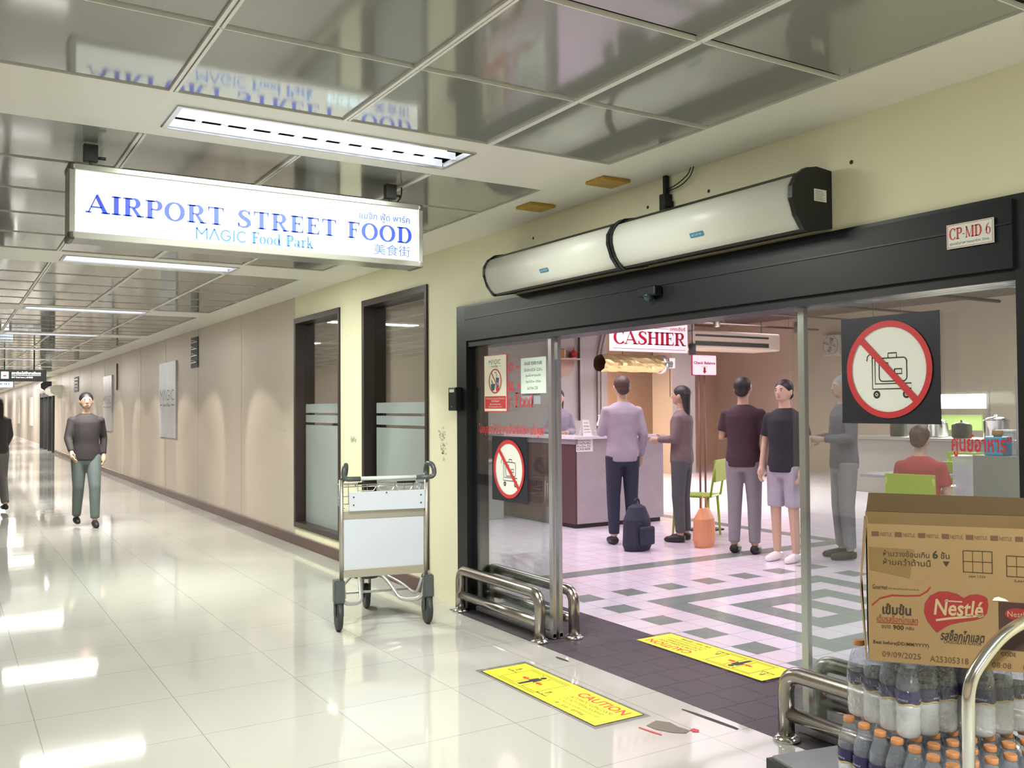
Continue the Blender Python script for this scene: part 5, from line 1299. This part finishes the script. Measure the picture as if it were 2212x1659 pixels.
obj('housing', bbox(-.12, 0, -.22, .22, 0, .44, .02), mat('fan_white', (.6, .58, .56), .5), t)
b = NB(); lathe(b, [(.19, -.13), (.19, -.118), (.17, -.118)], 24, (0, 0, .22), axis='X', close=False); obj('ring', b, M_ink, t)
for k in range(4):
    b = NB(); a = k*PI/2; tube(b, [(-.128, .03*math.cos(a), .22+.03*math.sin(a)), (-.128, .15*math.cos(a+.3), .22+.15*math.sin(a+.3))], [.02, .05], 8, flat=.15); obj('blade', b, M_alu, t)
# cabinet with bottles near the right glass
t = thing('cabinet', 'grey green low cabinet with cream lower panel behind the right glass', 'cabinet', P(5.5, 3.19, -1))
obj('carcass', bbox(0, .50, -.26*S, .21*S, .355*S, .682*S, .004), mat('cabinet_green', (.27, .30, .25), .5, noise=(3, (.24, .27, .22), .2)), t)
obj('lower_panel', bbox(-.005, .50, -.26*S, .205*S, .04, .353*S, .003), mat('cabinet_cream', (.66, .70, .52), .5), t)
b = NB(); box(b, .03, .48, -.34, .27, 0, .04); obj('plinth', b, M_ink, t)
zc = P(0, 0, -1)+Vector((0, 0, .682*S))
t = thing('soap_bottle', 'square bottle of bright blue liquid with wooden cap on the cabinet', 'bottle', P(5.56, 3.27, -1)+Vector((0, 0, .682*S)))
obj('body', bbox(-.075, .075, -.085, .085, 0, .165, .012), mat('blue_liquid', (.02, .36, .58), .15), t)
b = NB(); lathe(b, [(.035, .165), (.035, .175), (.045, .178), (.045, .215), (.04, .22)], 20); obj('cap', b, mat('cap_wood', (.45, .26, .10), .5), t)
t = thing('tissue_dispenser', 'tall pale grey dispenser panel on the cabinet at the door edge', 'dispenser', P(5.62, 3.10, -1)+Vector((0, 0, .682*S)))
obj('panel', bbox(-.05, .05, -.10, .10, 0, .69, .012), mat('pale_plastic', (.42, .40, .41), .5), t); b = NB(); box(b, -.052, -.05, -.07, .07, .1, .2); obj('slot', b, M_ink, t)
t = thing('food_container', 'clear container with white lid behind the blue liquid bottle', 'container', P(5.70, 3.28, -1)+Vector((0, 0, .682*S)))
obj('tub', bbox(-.08, .08, -.08, .08, 0, .20, .01), M_petw, t); obj('lid', bbox(-.09, .09, -.09, .09, .20, .22, .005), M_white, t)
t = thing('waste_bin', 'clear plastic bin with pale contents beside the cabinet', 'bin', P(6.05, 3.81, -1))
obj('stand', bbox(-.10, .10, -.075, .06, 0, .36, .005), M_alu, t)
obj('bin', bbox(-.085, .085, -.07, .06, .56-.2, .56+.33, .008), M_petw, t); obj('contents', bbox(-.07, .07, -.058, .045, .37, .78, .02), mat('crumpled_paper', (.68, .64, .66), .8, noise=(20, (.45, .43, .45), .15), bump=(25, .6)), t); obj('rim', bbox(-.095, .095, -.08, .07, .89, .905, .004), M_white, t)
# food stall at the far right
t = thing('food_stall', 'bright food stall counter at the back right of the hall', 'stall', P(9.4, 6.1, -1))
obj('counter', bbox(-.5, .5, -1.7, 1.7, 0, .86, .01), mat('stall_grey', (.35, .33, .31), .6), t)
obj('worktop', bbox(-.55, .55, -1.75, 1.75, .86, .90, .006), M_alu, t)
b = NB(); box(b, .35, .38, -.35, .45, 1.0, 1.24); obj('menu_board', b, mat('menu_lime', (.50, .66, .22), .5, emit=(.7, .9, .3), es=.1), t)
b = NB(); box(b, .35, .39, -.40, .45, 1.34, 1.56); obj('light_box', b, mat('stall_lamp', (1, .97, .9), .5, emit=(1, .93, .78), es=9), t)
for y in (-.44, .49): b = NB(); box(b, .36, .40, y-.02, y+.02, .9, 1.62); obj('upright', b, M_alu, t)
area('stall_light', P(9.4, 6.1, -1)+Vector((.2, 0, 1.5)), .2, 1.8, 30, (1, .93, .80), rot=(0, math.radians(60), 0))
for k, (dx, dy, r, h_, mm, lb) in enumerate(((-.2, -.9, .17, .26, M_chrome, 'large steel stock pot on the food stall, nearest'), (-.25, -.4, .14, .18, M_ink, 'black pot on the food stall'), (-.1, .1, .16, .22, M_chrome, 'steel stock pot in the middle of the food stall'), (-.2, .7, .13, .2, M_ink, 'black pot at the far end of the food stall'))):
    t = thing('cooking_pot', lb, 'pot', P(9.4, 6.1, -1)+Vector((dx, dy, .90)), 0, 'pots on the food stall')
    b = NB(); lathe(b, [(r*.9, 0), (r, .02), (r, h_), (r*1.04, h_+.01)], 22); obj('pot', b, mm, t); b = NB(); lathe(b, [(r, h_+.012), (r*.6, h_+.05), (.02, h_+.06), (.02, h_+.09)], 22); obj('lid', b, mm, t)
t = thing('shopping_bag', 'orange carrier bag on the floor of the standing group', 'bag', P(4.62, 4.88, -1), .4)
b = NB(); loft(b, [((0, 0, 0), .14, .08), ((0, 0, .08), .17, .10), ((0, 0, .28), .15, .09), ((0, 0, .38), .10, .03)], 14); obj('bag', b, M_orange, t); b = NB(); tube(b, arc([(-.06, 0, .37), (-.05, 0, .50), (.05, 0, .50), (.06, 0, .37)], .05), .006, 6); obj('handle', b, M_orange, t)
t = thing('backpack', 'dark navy backpack on the floor beside the lilac shirt person', 'bag', P(4.12, 5.02, -1), .2)
b = NB(); loft(b, [((0, 0, 0), .15, .10), ((0, 0, .05), .17, .12), ((0, 0, .30), .16, .11), ((0, 0, .42), .10, .07), ((0, 0, .45), .04, .03)], 16); obj('bag', b, C_('navy', (.03, .035, .065)), t); obj('front_pocket', bbox(-.10, .10, -.15, -.10, .06, .24, .02), C_('navy', (0, 0, 0)), t)
b = NB(); tube(b, arc([(-.04, 0, .44), (-.03, 0, .50), (.03, 0, .50), (.04, 0, .44)], .03), .008, 6); obj('handle', b, M_ink, t)
